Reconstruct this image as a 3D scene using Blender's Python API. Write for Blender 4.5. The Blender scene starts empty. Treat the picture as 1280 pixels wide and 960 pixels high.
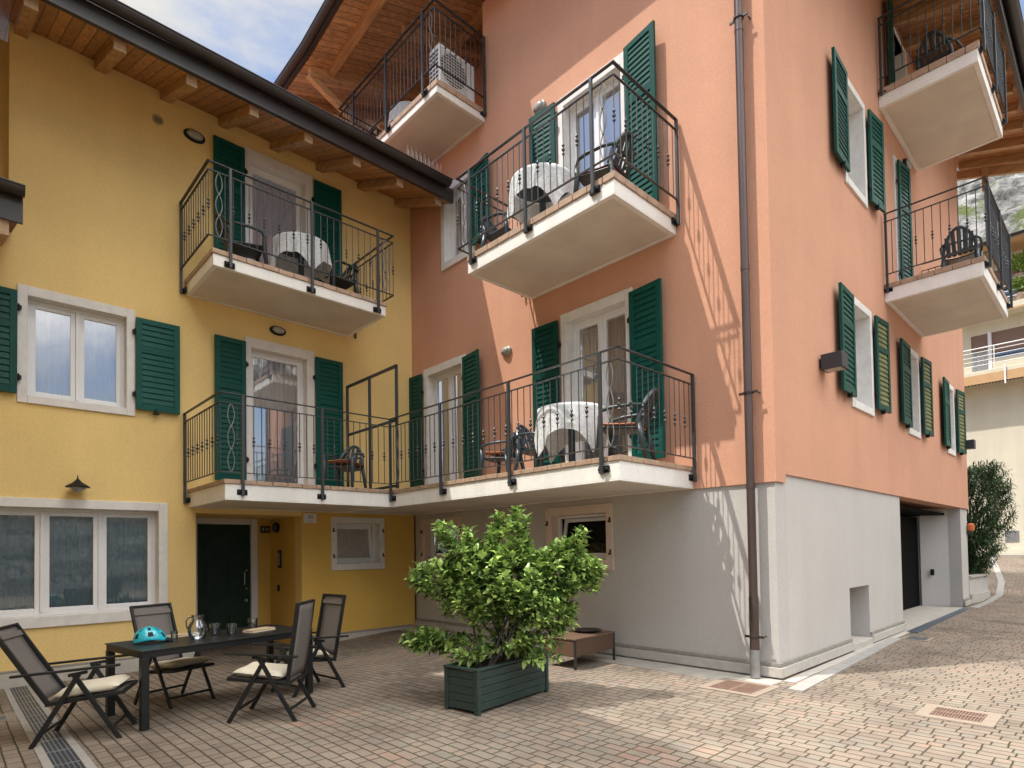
import bpy, bmesh, math, random
from mathutils import Vector, Matrix, Quaternion
R = math.radians
rnd = random.Random(7)
S = bpy.context.scene
COL = S.collection

# ------------------------------------------------------------------ camera
cd = bpy.data.cameras.new("camera"); cam = bpy.data.objects.new("camera", cd); COL.objects.link(cam)
S.camera = cam
YAW, PIT, ROL = R(43.570), 0.02448396, -0.0158824
_r = Vector((math.cos(YAW), -math.sin(YAW), 0)); _f = Vector((math.sin(YAW), math.cos(YAW), 0)); _u = Vector((0, 0, 1))
_f2 = _f*math.cos(PIT) + _u*math.sin(PIT); _u2 = _u*math.cos(PIT) - _f*math.sin(PIT)
_r3 = _r*math.cos(ROL) + _u2*math.sin(ROL); _u3 = _u2*math.cos(ROL) - _r*math.sin(ROL)
cam.matrix_world = Matrix(((_r3.x, _u3.x, -_f2.x, 0), (_r3.y, _u3.y, -_f2.y, 0), (_r3.z, _u3.z, -_f2.z, 1.65), (0, 0, 0, 1)))
cd.sensor_width = 36; cd.lens = 737.28/1280*36; cd.shift_y = (670.08-480)/1280
cd.clip_start = 0.05; cd.clip_end = 3000

# ------------------------------------------------------------------ sky, sun, exposure
SUN = Vector((-1.48, 0.795, 3.07)).normalized()
W = bpy.data.worlds.new("World"); S.world = W; W.use_nodes = True
nt = W.node_tree; nt.nodes.clear()
out = nt.nodes.new('ShaderNodeOutputWorld'); bg = nt.nodes.new('ShaderNodeBackground')
sky = nt.nodes.new('ShaderNodeTexSky'); sky.sky_type = 'NISHITA'; sky.sun_disc = False
sky.sun_elevation = math.asin(SUN.z); sky.sun_rotation = math.atan2(SUN.x, SUN.y)
sky.air_density = 1.0; sky.dust_density = .7; sky.ozone_density = 1.0
tc = nt.nodes.new('ShaderNodeTexCoord'); mp = nt.nodes.new('ShaderNodeMapping')
mp.inputs['Scale'].default_value = (1.0, 1.0, 1.9); mp.inputs['Location'].default_value = (.3, 2.2, 1.1)
n1 = nt.nodes.new('ShaderNodeTexNoise'); n1.inputs['Scale'].default_value = 2.6; n1.inputs['Detail'].default_value = 9; n1.inputs['Roughness'].default_value = .58
n1.inputs['Distortion'].default_value = .3
rp = nt.nodes.new('ShaderNodeValToRGB'); rp.color_ramp.elements[0].position = .45; rp.color_ramp.elements[1].position = .62
rp.color_ramp.elements[0].color = (0.04, .04, .04, 1); rp.color_ramp.elements[1].color = (.97, .97, .97, 1)
mx = nt.nodes.new('ShaderNodeMixRGB')
# clouds: an unseen bank towards the zenith is brightened to add fill light
dt = nt.nodes.new('ShaderNodeVectorMath'); dt.operation = 'DOT_PRODUCT'; dt.inputs[1].default_value = (.10, -.28, .955)
dm = nt.nodes.new('ShaderNodeMapRange'); dm.inputs[1].default_value = .50; dm.inputs[2].default_value = .95; dm.inputs[3].default_value = 2.5; dm.inputs[4].default_value = 36.
cs = nt.nodes.new('ShaderNodeVectorMath'); cs.operation = 'SCALE'; cs.inputs[0].default_value = (1.0, .965, .90)
sk = nt.nodes.new('ShaderNodeMixRGB'); sk.blend_type = 'MULTIPLY'; sk.inputs[0].default_value = 1; sk.inputs[2].default_value = (.58, .60, .63, 1)
L = nt.links.new
L(tc.outputs['Generated'], dt.inputs[0]); L(dt.outputs['Value'], dm.inputs[0]); L(dm.outputs[0], cs.inputs['Scale']); L(cs.outputs[0], mx.inputs[2]); L(tc.outputs['Generated'], mp.inputs[0]); L(mp.outputs[0], n1.inputs[0]); L(n1.outputs[0], rp.inputs[0])
L(rp.outputs[0], mx.inputs[0]); L(sky.outputs[0], sk.inputs[1]); L(sk.outputs[0], mx.inputs[1]); L(mx.outputs[0], bg.inputs[0]); L(bg.outputs[0], out.inputs[0])
bg.inputs[1].default_value = 0.15
sd = bpy.data.lights.new("sun", 'SUN'); sd.energy = 2.1; sd.angle = R(.5); sd.color = (1, .955, .88)
so = bpy.data.objects.new("sun", sd); COL.objects.link(so)
so.rotation_euler = SUN.to_track_quat('Z', 'Y').to_euler(); so.location = (0, 0, 40)
S.view_settings.view_transform = 'Standard'; S.view_settings.look = 'None'
S.view_settings.exposure = 1.2; S.view_settings.gamma = 1
S.render.engine = 'CYCLES'
S.cycles.max_bounces = 8; S.cycles.transparent_max_bounces = 16

# ------------------------------------------------------------------ materials
MATS = {}
def _new(name):
    m = bpy.data.materials.new(name); m.use_nodes = True; MATS[name] = m
    t = m.node_tree; b = t.nodes['Principled BSDF']
    return m, t, b
def mat(name, col, rough=.6, var=.12, vscale=3., bump=0., bscale=60., metal=0., spec=.5, col2=None, stretch=None, coat=0., detail=5):
    """Principled with a two-scale noise mottling between col*(1-var) and col*(1+var) (or col2) and an optional fine bump."""
    m, t, b = _new(name); N = t.nodes.new
    tc = N('ShaderNodeTexCoord'); src = tc.outputs['Object']
    if stretch:
        mpn = N('ShaderNodeMapping'); mpn.inputs['Scale'].default_value = stretch; t.links.new(src, mpn.inputs[0]); src = mpn.outputs[0]
    b.inputs['Roughness'].default_value = rough; b.inputs['Metallic'].default_value = metal
    b.inputs['Specular IOR Level'].default_value = spec
    if coat: b.inputs['Coat Weight'].default_value = coat
    n = N('ShaderNodeTexNoise'); n.inputs['Scale'].default_value = vscale; n.inputs['Detail'].default_value = detail; n.inputs['Roughness'].default_value = .62
    t.links.new(src, n.inputs[0])
    r = N('ShaderNodeValToRGB'); r.color_ramp.elements[0].position = .3; r.color_ramp.elements[1].position = .7
    c2 = col2 if col2 else tuple(min(1, c*(1+var)) for c in col)
    r.color_ramp.elements[0].color = (*[c*(1-var) for c in col], 1); r.color_ramp.elements[1].color = (*c2, 1)
    t.links.new(n.outputs[0], r.inputs[0]); t.links.new(r.outputs[0], b.inputs['Base Color'])
    if bump:
        n2 = N('ShaderNodeTexNoise'); n2.inputs['Scale'].default_value = bscale; n2.inputs['Detail'].default_value = 3
        t.links.new(src, n2.inputs[0]); bp = N('ShaderNodeBump'); bp.inputs['Strength'].default_value = bump; bp.inputs['Distance'].default_value = .01
        t.links.new(n2.outputs[0], bp.inputs['Height']); t.links.new(bp.outputs[0], b.inputs['Normal'])
    return m
def stucco(name, col, var=.07, streak=.10):
    """Render plaster: big soft patches, vertical rain streaks, fine grain and a trowel bump."""
    m, t, b = _new(name); N = t.nodes.new; lk = t.links.new
    b.inputs['Roughness'].default_value = .92; b.inputs['Specular IOR Level'].default_value = .2
    g = N('ShaderNodeNewGeometry'); p = g.outputs['Position']
    def noise(scale, detail, sc=None):
        n = N('ShaderNodeTexNoise'); n.inputs['Scale'].default_value = scale; n.inputs['Detail'].default_value = detail; n.inputs['Roughness'].default_value = .6
        if sc:
            q = N('ShaderNodeMapping'); q.inputs['Scale'].default_value = sc; lk(p, q.inputs[0]); lk(q.outputs[0], n.inputs[0])
        else: lk(p, n.inputs[0])
        return n.outputs[0]
    def rng(v, lo, hi):
        q = N('ShaderNodeMapRange'); q.inputs[1].default_value = .3; q.inputs[2].default_value = .7; q.inputs[3].default_value = lo; q.inputs[4].default_value = hi
        lk(v, q.inputs[0]); return q.outputs[0]
    def mul(a, c):
        q = N('ShaderNodeMath'); q.operation = 'MULTIPLY'; lk(a, q.inputs[0]); lk(c, q.inputs[1]); return q.outputs[0]
    f = mul(mul(rng(noise(.9, 5), 1-var, 1+var), rng(noise(1., 5, (2.4, 2.4, .22)), 1-streak, 1+streak*.4)), rng(noise(55, 2), .93, 1.07))
    v = N('ShaderNodeVectorMath'); v.operation = 'SCALE'; v.inputs[0].default_value = col; lk(f, v.inputs['Scale'])
    lk(v.outputs[0], b.inputs['Base Color'])
    bp = N('ShaderNodeBump'); bp.inputs['Strength'].default_value = .35; bp.inputs['Distance'].default_value = .006
    lk(noise(85, 4), bp.inputs['Height']); lk(bp.outputs[0], b.inputs['Normal'])
    return m
def wood(name, col, plank=None, axis=0, rough=.55):
    """Varnished spruce: grain stretched along an axis, knots, optional tongue and groove joints across another axis."""
    m, t, b = _new(name); N = t.nodes.new; lk = t.links.new
    b.inputs['Roughness'].default_value = rough
    tc = N('ShaderNodeTexCoord'); p = tc.outputs['Object']
    q = N('ShaderNodeMapping'); sc = [9., 9., 9.]; sc[axis] = .7; q.inputs['Scale'].default_value = sc; lk(p, q.inputs[0])
    n = N('ShaderNodeTexNoise'); n.inputs['Scale'].default_value = 2.2; n.inputs['Detail'].default_value = 8; n.inputs['Roughness'].default_value = .65; lk(q.outputs[0], n.inputs[0])
    r = N('ShaderNodeValToRGB'); r.color_ramp.elements[0].position = .28; r.color_ramp.elements[1].position = .72
    r.color_ramp.elements[0].color = (*[c*.55 for c in col], 1); r.color_ramp.elements[1].color = (*[min(1, c*1.3) for c in col], 1); lk(n.outputs[0], r.inputs[0])
    q2 = N('ShaderNodeMapping'); sc = [5., 5., 5.]; sc[axis] = 1.6; q2.inputs['Scale'].default_value = sc; lk(p, q2.inputs[0])
    vo = N('ShaderNodeTexVoronoi'); vo.inputs['Scale'].default_value = 1.; lk(q2.outputs[0], vo.inputs[0])
    kr = N('ShaderNodeMapRange'); kr.inputs[1].default_value = .04; kr.inputs[2].default_value = .12; kr.inputs[3].default_value = .35; kr.inputs[4].default_value = 1; lk(vo.outputs[0], kr.inputs[0])
    fac = kr.outputs[0]
    if plank:
        ax, wd = plank
        sx = N('ShaderNodeSeparateXYZ'); lk(p, sx.inputs[0])
        d = N('ShaderNodeMath'); d.operation = 'DIVIDE'; lk(sx.outputs[ax], d.inputs[0]); d.inputs[1].default_value = wd
        fr = N('ShaderNodeMath'); fr.operation = 'FRACT'; lk(d.outputs[0], fr.inputs[0])
        pr = N('ShaderNodeMapRange'); pr.inputs[1].default_value = .03; pr.inputs[2].default_value = .12; pr.inputs[3].default_value = .12; pr.inputs[4].default_value = 1; lk(fr.outputs[0], pr.inputs[0])
        fl = N('ShaderNodeMath'); fl.operation = 'FLOOR'; lk(d.outputs[0], fl.inputs[0])
        wn = N('ShaderNodeTexWhiteNoise'); wn.noise_dimensions = '1D'; lk(fl.outputs[0], wn.inputs['W'])
        wr = N('ShaderNodeMapRange'); wr.inputs[3].default_value = .78; wr.inputs[4].default_value = 1.15; lk(wn.outputs[0], wr.inputs[0])
        for x in (pr, wr):
            mm = N('ShaderNodeMath'); mm.operation = 'MULTIPLY'; lk(fac, mm.inputs[0]); lk(x.outputs[0], mm.inputs[1]); fac = mm.outputs[0]
    v = N('ShaderNodeVectorMath'); v.operation = 'SCALE'; lk(r.outputs[0], v.inputs[0]); lk(fac, v.inputs['Scale'])
    lk(v.outputs[0], b.inputs['Base Color'])
    return m
def glass(name, tint=(.85, .9, .9), refl=.10, rough=.02):
    m, t, b = _new(name); N = t.nodes.new; lk = t.links.new; t.nodes.remove(b)
    tr = N('ShaderNodeBsdfTransparent'); tr.inputs[0].default_value = (*tint, 1)
    gl = N('ShaderNodeBsdfGlossy'); gl.inputs['Roughness'].default_value = rough; gl.inputs[0].default_value = (.95, .97, 1, 1)
    fz = N('ShaderNodeFresnel'); fz.inputs[0].default_value = 1.52
    ad = N('ShaderNodeMath'); ad.operation = 'ADD'; ad.inputs[1].default_value = refl; ad.use_clamp = True; lk(fz.outputs[0], ad.inputs[0])
    wv = N('ShaderNodeTexNoise'); wv.inputs['Scale'].default_value = 1.3; bp = N('ShaderNodeBump'); bp.inputs['Strength'].default_value = .05; bp.inputs['Distance'].default_value = .02
    lk(wv.outputs[0], bp.inputs['Height']); lk(bp.outputs[0], gl.inputs['Normal'])
    mx = N('ShaderNodeMixShader'); lk(ad.outputs[0], mx.inputs[0]); lk(tr.outputs[0], mx.inputs[1]); lk(gl.outputs[0], mx.inputs[2])
    lk(mx.outputs[0], t.nodes['Material Output'].inputs[0])
    return m
def cloth(name, col, trans=.35, pattern=None):
    m, t, b = _new(name); N = t.nodes.new; lk = t.links.new
    b.inputs['Roughness'].default_value = .9; b.inputs['Specular IOR Level'].default_value = .1
    tl = N('ShaderNodeBsdfTranslucent'); mx = N('ShaderNodeMixShader'); mx.inputs[0].default_value = trans
    lk(b.outputs[0], mx.inputs[1]); lk(tl.outputs[0], mx.inputs[2]); lk(mx.outputs[0], t.nodes['Material Output'].inputs[0])
    tl.inputs[0].default_value = (*col, 1); b.inputs['Base Color'].default_value = (*col, 1)
    if pattern:
        tc = N('ShaderNodeTexCoord'); n = N('ShaderNodeTexNoise'); n.inputs['Scale'].default_value = pattern[1]; n.inputs['Detail'].default_value = 4; n.inputs['Distortion'].default_value = 1.2
        lk(tc.outputs['Object'], n.inputs[0]); r = N('ShaderNodeValToRGB'); r.color_ramp.elements[0].position = .47; r.color_ramp.elements[1].position = .56
        r.color_ramp.elements[0].color = (*col, 1); r.color_ramp.elements[1].color = (*pattern[0], 1); lk(n.outputs[0], r.inputs[0])
        lk(r.outputs[0], b.inputs['Base Color']); lk(r.outputs[0], tl.inputs[0])
    return m
def leafmat(name, c1, c2, trans=.3, rough=.42):
    m, t, b = _new(name); N = t.nodes.new; lk = t.links.new
    g = N('ShaderNodeNewGeometry'); r = N('ShaderNodeValToRGB'); r.color_ramp.elements[0].color = (*c1, 1); r.color_ramp.elements[1].color = (*c2, 1)
    lk(g.outputs['Random Per Island'], r.inputs[0]); lk(r.outputs[0], b.inputs['Base Color']); b.inputs['Roughness'].default_value = rough
    b.inputs['Specular IOR Level'].default_value = .35
    tl = N('ShaderNodeBsdfTranslucent'); mx = N('ShaderNodeMixShader'); mx.inputs[0].default_value = trans
    hs = N('ShaderNodeHueSaturation'); hs.inputs['Value'].default_value = 1.5; lk(r.outputs[0], hs.inputs['Color']); lk(hs.outputs[0], tl.inputs[0])
    lk(b.outputs[0], mx.inputs[1]); lk(tl.outputs[0], mx.inputs[2]); lk(mx.outputs[0], t.nodes['Material Output'].inputs[0])
    return m
def paving(name):
    """Concrete block paving: courses along y, three block lengths per repeat, recessed dark joints, three tones."""
    m, t, b = _new(name); N = t.nodes.new; lk = t.links.new
    b.inputs['Roughness'].default_value = .88; b.inputs['Specular IOR Level'].default_value = .25
    g = N('ShaderNodeNewGeometry')
    wob = N('ShaderNodeTexNoise'); wob.inputs['Scale'].default_value = 6; lk(g.outputs['Position'], wob.inputs[0])
    sb = N('ShaderNodeVectorMath'); sb.operation = 'SUBTRACT'; lk(wob.outputs[1], sb.inputs[0]); sb.inputs[1].default_value = (.5, .5, .5)
    sc = N('ShaderNodeVectorMath'); sc.operation = 'SCALE'; sc.inputs['Scale'].default_value = .014; lk(sb.outputs[0], sc.inputs[0])
    ad = N('ShaderNodeVectorMath'); lk(g.outputs['Position'], ad.inputs[0]); lk(sc.outputs[0], ad.inputs[1])
    sx = N('ShaderNodeSeparateXYZ'); lk(ad.outputs[0], sx.inputs[0])
    def M(op, a, c=None, clamp=False):
        q = N('ShaderNodeMath'); q.operation = op; q.use_clamp = clamp
        for i, v in enumerate((a, c)):
            if v is None: continue
            if hasattr(v, 'default_value') or hasattr(v, 'is_output'): lk(v, q.inputs[i])
            else: q.inputs[i].default_value = v
        return q.outputs[0]
    RH, PL = .110, .52
    rx = M('DIVIDE', sx.outputs[0], RH); row = M('FLOOR', rx); rf = M('FRACT', rx)
    wn = N('ShaderNodeTexWhiteNoise'); wn.noise_dimensions = '1D'; lk(row, wn.inputs['W'])
    ty = M('ADD', M('DIVIDE', sx.outputs[1], PL), M('MULTIPLY', M('FLOOR', M('MULTIPLY', wn.outputs[0], 7.)), .143))
    col = M('FLOOR', ty); f = M('FRACT', ty)
    A, B = .42, .63
    dj = M('MINIMUM', M('MINIMUM', f, M('SUBTRACT', 1., f)), M('MINIMUM', M('ABSOLUTE', M('SUBTRACT', f, A)), M('ABSOLUTE', M('SUBTRACT', f, B))))
    dj = M('MULTIPLY', dj, PL)
    dr = M('MULTIPLY', M('MINIMUM', rf, M('SUBTRACT', 1., rf)), RH)
    dist = M('MINIMUM', dj, dr)
    bid = M('ADD', M('MULTIPLY', col, 3.), M('ADD', M('GREATER_THAN', f, A), M('GREATER_THAN', f, B)))
    cv = N('ShaderNodeCombineXYZ'); lk(row, cv.inputs[0]); lk(bid, cv.inputs[1])
    w2 = N('ShaderNodeTexWhiteNoise'); w2.noise_dimensions = '2D'; lk(cv.outputs[0], w2.inputs['Vector'])
    rp = N('ShaderNodeValToRGB'); e = rp.color_ramp.elements; e[0].color = (.235, .195, .152, 1); e[1].color = (.39, .262, .20, 1)
    for p_, c_ in ((.3, (.315, .252, .20)), (.55, (.362, .292, .225)), (.72, (.305, .268, .218)), (.88, (.375, .278, .212))):
        x = e.new(p_); x.color = (*c_, 1)
    # the tone of a block drifts with its neighbourhood (pallets of one colour laid together)
    big = N('ShaderNodeTexNoise'); big.inputs['Scale'].default_value = .55; big.inputs['Detail'].default_value = 3; lk(g.outputs['Position'], big.inputs[0])
    lk(M('ADD', M('MULTIPLY', w2.outputs[0], .6), M('SUBTRACT', M('MULTIPLY', big.outputs[0], 1.5), .55), True), rp.inputs[0])
    gr = N('ShaderNodeTexNoise'); gr.inputs['Scale'].default_value = 140; gr.inputs['Detail'].default_value = 3; lk(g.outputs['Position'], gr.inputs[0])
    st = N('ShaderNodeTexNoise'); st.inputs['Scale'].default_value = 1.1; st.inputs['Detail'].default_value = 7; st.inputs['Roughness'].default_value = .65; lk(g.outputs['Position'], st.inputs[0])
    gm = M('MULTIPLY', M('ADD', M('MULTIPLY', gr.outputs[0], 1.0), .36), M('ADD', M('MULTIPLY', st.outputs[0], .95), .34))
    v = N('ShaderNodeVectorMath'); v.operation = 'SCALE'; lk(rp.outputs[0], v.inputs[0]); lk(gm, v.inputs['Scale'])
    oil = N('ShaderNodeTexNoise'); oil.inputs['Scale'].default_value = .8; oil.inputs['Detail'].default_value = 6; oil.inputs['Distortion'].default_value = .6; lk(g.outputs['Position'], oil.inputs[0])
    orr = N('ShaderNodeMapRange'); orr.inputs[1].default_value = .60; orr.inputs[2].default_value = .70; orr.inputs[3].default_value = 1.; orr.inputs[4].default_value = .66; lk(oil.outputs[0], orr.inputs[0])
    v2 = N('ShaderNodeVectorMath'); v2.operation = 'SCALE'; lk(v.outputs[0], v2.inputs[0]); lk(orr.outputs[0], v2.inputs['Scale']); v = v2
    jc = N('ShaderNodeMixRGB'); jc.inputs[1].default_value = (.045, .034, .022, 1); jc.inputs[2].default_value = (.036, .044, .016, 1); jq = N('ShaderNodeMapRange'); jq.inputs[1].default_value = .5; jq.inputs[2].default_value = .62; lk(st.outputs[0], jq.inputs[0]); lk(jq.outputs[0], jc.inputs[0])
    jr = N('ShaderNodeMapRange'); jr.inputs[1].default_value = .003; jr.inputs[2].default_value = .009; lk(dist, jr.inputs[0])
    mx = N('ShaderNodeMixRGB'); mx.inputs[1].default_value = (.075, .058, .038, 1); lk(jr.outputs[0], mx.inputs[0]); lk(jc.outputs[0], mx.inputs[1]); lk(v.outputs[0], mx.inputs[2])
    lk(mx.outputs[0], b.inputs['Base Color'])
    hr = N('ShaderNodeMapRange'); hr.inputs[1].default_value = 0; hr.inputs[2].default_value = .014; lk(dist, hr.inputs[0])
    hh = M('ADD', M('MULTIPLY', hr.outputs[0], 1.), M('ADD', M('MULTIPLY', gr.outputs[0], .12), M('MULTIPLY', w2.outputs[0], .25)))
    bp = N('ShaderNodeBump'); bp.inputs['Strength'].default_value = .8; bp.inputs['Distance'].default_value = .008; lk(hh, bp.inputs['Height']); lk(bp.outputs[0], b.inputs['Normal'])
    return m
def mountain_mat(name):
    m, t, b = _new(name); N = t.nodes.new; lk = t.links.new
    b.inputs['Roughness'].default_value = .95; b.inputs['Specular IOR Level'].default_value = .1
    g = N('ShaderNodeNewGeometry')
    n = N('ShaderNodeTexNoise'); n.inputs['Scale'].default_value = .11; n.inputs['Detail'].default_value = 12; n.inputs['Roughness'].default_value = .7; lk(g.outputs['Position'], n.inputs[0])
    r = N('ShaderNodeValToRGB'); e = r.color_ramp.elements; e[0].position = .40; e[0].color = (.10, .10, .095, 1); e[1].position = .60; e[1].color = (.44, .425, .40, 1)
    lk(n.outputs[0], r.inputs[0])
    n2 = N('ShaderNodeTexNoise'); n2.inputs['Scale'].default_value = .05; n2.inputs['Detail'].default_value = 8; n2.inputs['Roughness'].default_value = .72; lk(g.outputs['Position'], n2.inputs[0])
    r2 = N('ShaderNodeValToRGB'); r2.color_ramp.elements[0].position = .53; r2.color_ramp.elements[1].position = .60; lk(n2.outputs[0], r2.inputs[0])
    mx = N('ShaderNodeMixRGB'); lk(r2.outputs[0], mx.inputs[0]); lk(r.outputs[0], mx.inputs[1]); mx.inputs[2].default_value = (.13, .16, .06, 1)
    lk(mx.outputs[0], b.inputs['Base Color'])
    bp = N('ShaderNodeBump'); bp.inputs['Strength'].default_value = 1; bp.inputs['Distance'].default_value = 6; lk(n.outputs[0], bp.inputs['Height']); lk(bp.outputs[0], b.inputs['Normal'])
    return m
def wicker(name):
    m, t, b = _new(name); N = t.nodes.new; lk = t.links.new
    tc = N('ShaderNodeTexCoord'); q = N('ShaderNodeMapping'); q.inputs['Scale'].default_value = (60, 60, 90); lk(tc.outputs['Object'], q.inputs[0])
    ch = N('ShaderNodeTexChecker'); ch.inputs['Scale'].default_value = 1; ch.inputs[1].default_value = (.16, .09, .05, 1); ch.inputs[2].default_value = (.055, .03, .02, 1); lk(q.outputs[0], ch.inputs[0])
    lk(ch.outputs[0], b.inputs['Base Color']); b.inputs['Roughness'].default_value = .5
    bp = N('ShaderNodeBump'); bp.inputs['Strength'].default_value = .6; bp.inputs['Distance'].default_value = .004; lk(ch.outputs[1], bp.inputs['Height']); lk(bp.outputs[0], b.inputs['Normal'])
    return m

YEL = stucco('yellow_render', (.79, .575, .235), .04, .045); ORA = stucco('ochre_bounce_render', (.68, .43, .10), .05, .06)  # ochre under the balcony: yellow render with bounced-light saturation put into the colour
PNK = stucco('pink_render', (.60, .315, .205), .045, .045); GRY = stucco('grey_render', (.50, .475, .44), .035, .045)
WHR = stucco('white_render', (.81, .785, .73), .04, .10); CRM = stucco('cream_render', (.62, .57, .44), .05, .06)
STO = mat('white_stone', (.70, .67, .625), .7, .08, 8, .15, 120)
SKT = mat('skirting_stone', (.45, .42, .37), .75, .10, 9, .15, 90)
SKD = mat('skirting_groove', (.27, .25, .215), .85, .14, 9, .15, 90)
PVC = mat('white_pvc', (.74, .73, .72), .35, .03, 2)
def objvary(m, lo, hi):
    """each object using this paint weathers to its own tone"""
    t = m.node_tree; b = t.nodes['Principled BSDF']; src = b.inputs['Base Color'].links[0].from_socket
    oi = t.nodes.new('ShaderNodeObjectInfo'); mr = t.nodes.new('ShaderNodeMapRange'); mr.inputs[3].default_value = lo; mr.inputs[4].default_value = hi
    v = t.nodes.new('ShaderNodeVectorMath'); v.operation = 'SCALE'; t.links.new(oi.outputs['Random'], mr.inputs[0]); t.links.new(src, v.inputs[0]); t.links.new(mr.outputs[0], v.inputs['Scale']); t.links.new(v.outputs[0], b.inputs['Base Color'])
    return m
GRN = mat('green_paint', (.0025, .062, .046), .45, .14, 5, .06, 70, spec=.22)
objvary(GRN, .8, 1.35)
DGR = mat('dark_green_door', (.006, .024, .013), .45, .2, 6, spec=.22)
IRN = mat('grey_iron', (.036, .040, .043), .42, .2, 30, .08, 160, spec=.5)
IRL = mat('iron_highlight', (.15, .155, .155), .4, .25, 30, spec=.5)  # lighter iron for the scrollwork; its highlight is put into the colour
BLK = mat('black_iron', (.010, .010, .011), .55, .2, 30, spec=.25); NIG = mat('black_sheet', (.004, .004, .0045), .7, .1, 6, spec=.05)
TIL = mat('terracotta_edge', (.39, .265, .18), .75, .22, 9, .2, 60)
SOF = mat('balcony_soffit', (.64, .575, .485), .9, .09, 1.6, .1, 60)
BRN = mat('brown_gutter', (.032, .025, .023), .40, .2, 4, spec=.45)
PIP = mat('copper_brown_pipe', (.088, .060, .054), .36, .25, 3, metal=.35, stretch=(1, 1, .2))
PLN = wood('spruce_planks', (.46, .22, .08), plank=(1, .135), axis=0)
PLN2 = wood('spruce_planks_x', (.46, .22, .08), plank=(0, .14), axis=1)
PLN3 = wood('spruce_planks_bounce', (.62, .365, .18), plank=(1, .15), axis=0)  # lighter planks for the loggia; light bounced off its floor is in the colour
BEA = wood('spruce_beam', (.46, .26, .115), axis=1); BEX = wood('spruce_beam_x', (.60, .36, .18), axis=0)
END = mat('end_grain', (.46, .32, .20), .8, .2, 20)
ROO = mat('roof_tiles', (.23, .11, .07), .85, .3, 8)
GLS = glass('window_glass', (.80, .85, .90), .30); GL2 = glass('dark_window_glass', (.46, .60, .65), .08)
GL3 = glass('cellar_window_glass', (.30, .32, .28), -.02)
CUR = cloth('sheer_curtain', (.74, .74, .75), .25)
LAC = cloth('lace_cloth', (.82, .82, .80), .22, ((.62, .655, .665), 30.))
PAV = paving('block_paving'); MTN = mountain_mat('rocky_slope')
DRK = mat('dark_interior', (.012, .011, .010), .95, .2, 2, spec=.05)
FLR = mat('interior_floor', (.30, .27, .23), .8, .15, 2)
CON = mat('concrete', (.42, .39, .34), .85, .14, 5, .2, 60)
LST = mat('light_stone_strip', (.33, .315, .29), .8, .12, 7, .2, 60)
RED = mat('reddish_cast', (.19, .115, .085), .7, .25, 14, .2, 80)
GRF = mat('grate_frame_stone', (.27, .215, .165), .85, .1, 8)
STE = mat('galvanised_steel', (.40, .42, .43), .35, .15, 12, metal=.8)
SLT = mat('drain_slots', (.035, .045, .06), .5, .2, 6)
ALU = mat('anthracite_aluminium', (.010, .012, .013), .40, .12, 14, spec=.4)
SLG = mat('grey_mesh_sling', (.15, .132, .118), .75, .10, 120, .12, 300)
CSH = mat('cream_cushion', (.70, .64, .50), .9, .06, 14, .25, 40)
PLA = mat('dark_blue_plastic', (.035, .055, .070), .35, .12, 6)
PLB = mat('black_green_plastic', (.024, .036, .037), .4, .1, 6)
ORC = mat('orange_cushion', (.50, .19, .085), .9, .1, 9); PUC = mat('plum_cushion', (.22, .03, .07), .9, .1, 9)
WIC = wicker('brown_wicker'); WPL = mat('planter_paint', (.022, .042, .035), .5, .25, 4, .12, 60, stretch=(1, 1, 5))
SOI = mat('soil', (.05, .035, .022), .95, .3, 20, .5, 30)
LEA = leafmat('shrub_leaves', (.018, .07, .011), (.42, .57, .15), .16, .28)
LEO = leafmat('oleander_leaves', (.012, .042, .012), (.06, .115, .03), .12, .62)
LEB = leafmat('balcony_leaves', (.12, .22, .03), (.26, .36, .06), .3)
FLW = mat('pink_flowers', (.50, .12, .10), .7, .3, 20); BRK = mat('bark', (.055, .042, .032), .9, .3, 12, .4, 50)
TUR = mat('turquoise_shell', (.015, .42, .52), .25, .05, 6, coat=.5); YLM = mat('yellow_patch', (.55, .60, .05), .35, .05, 4)
CLR = glass('clear_glass', (.95, .97, .97), -.028); TGL = glass('tumbler_glass', (.90, .93, .93), .10, .12); BOO = mat('tan_book', (.50, .38, .22), .8, .1, 12)
LMP = mat('frosted_lamp_glass', (.34, .34, .31), .3, .08, 8); ORG = mat('orange_lens', (.62, .15, .03), .4, .1, 5)
BLD = mat('brown_blind', (.22, .135, .10), .7, .12, 3, stretch=(1, 1, 14)); ORB = mat('orange_band', (.50, .31, .15), .85, .08, 3)
WMT = mat('white_metal', (.72, .72, .71), .4, .05, 6); ACG = mat('ac_grille', (.05, .05, .05), .6, .1, 9)
PRN = mat('printed_black', (.02, .02, .02), .6, .05, 5); CUP = mat('glass_print', (.03, .03, .03), .5, .1, 5)

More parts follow.
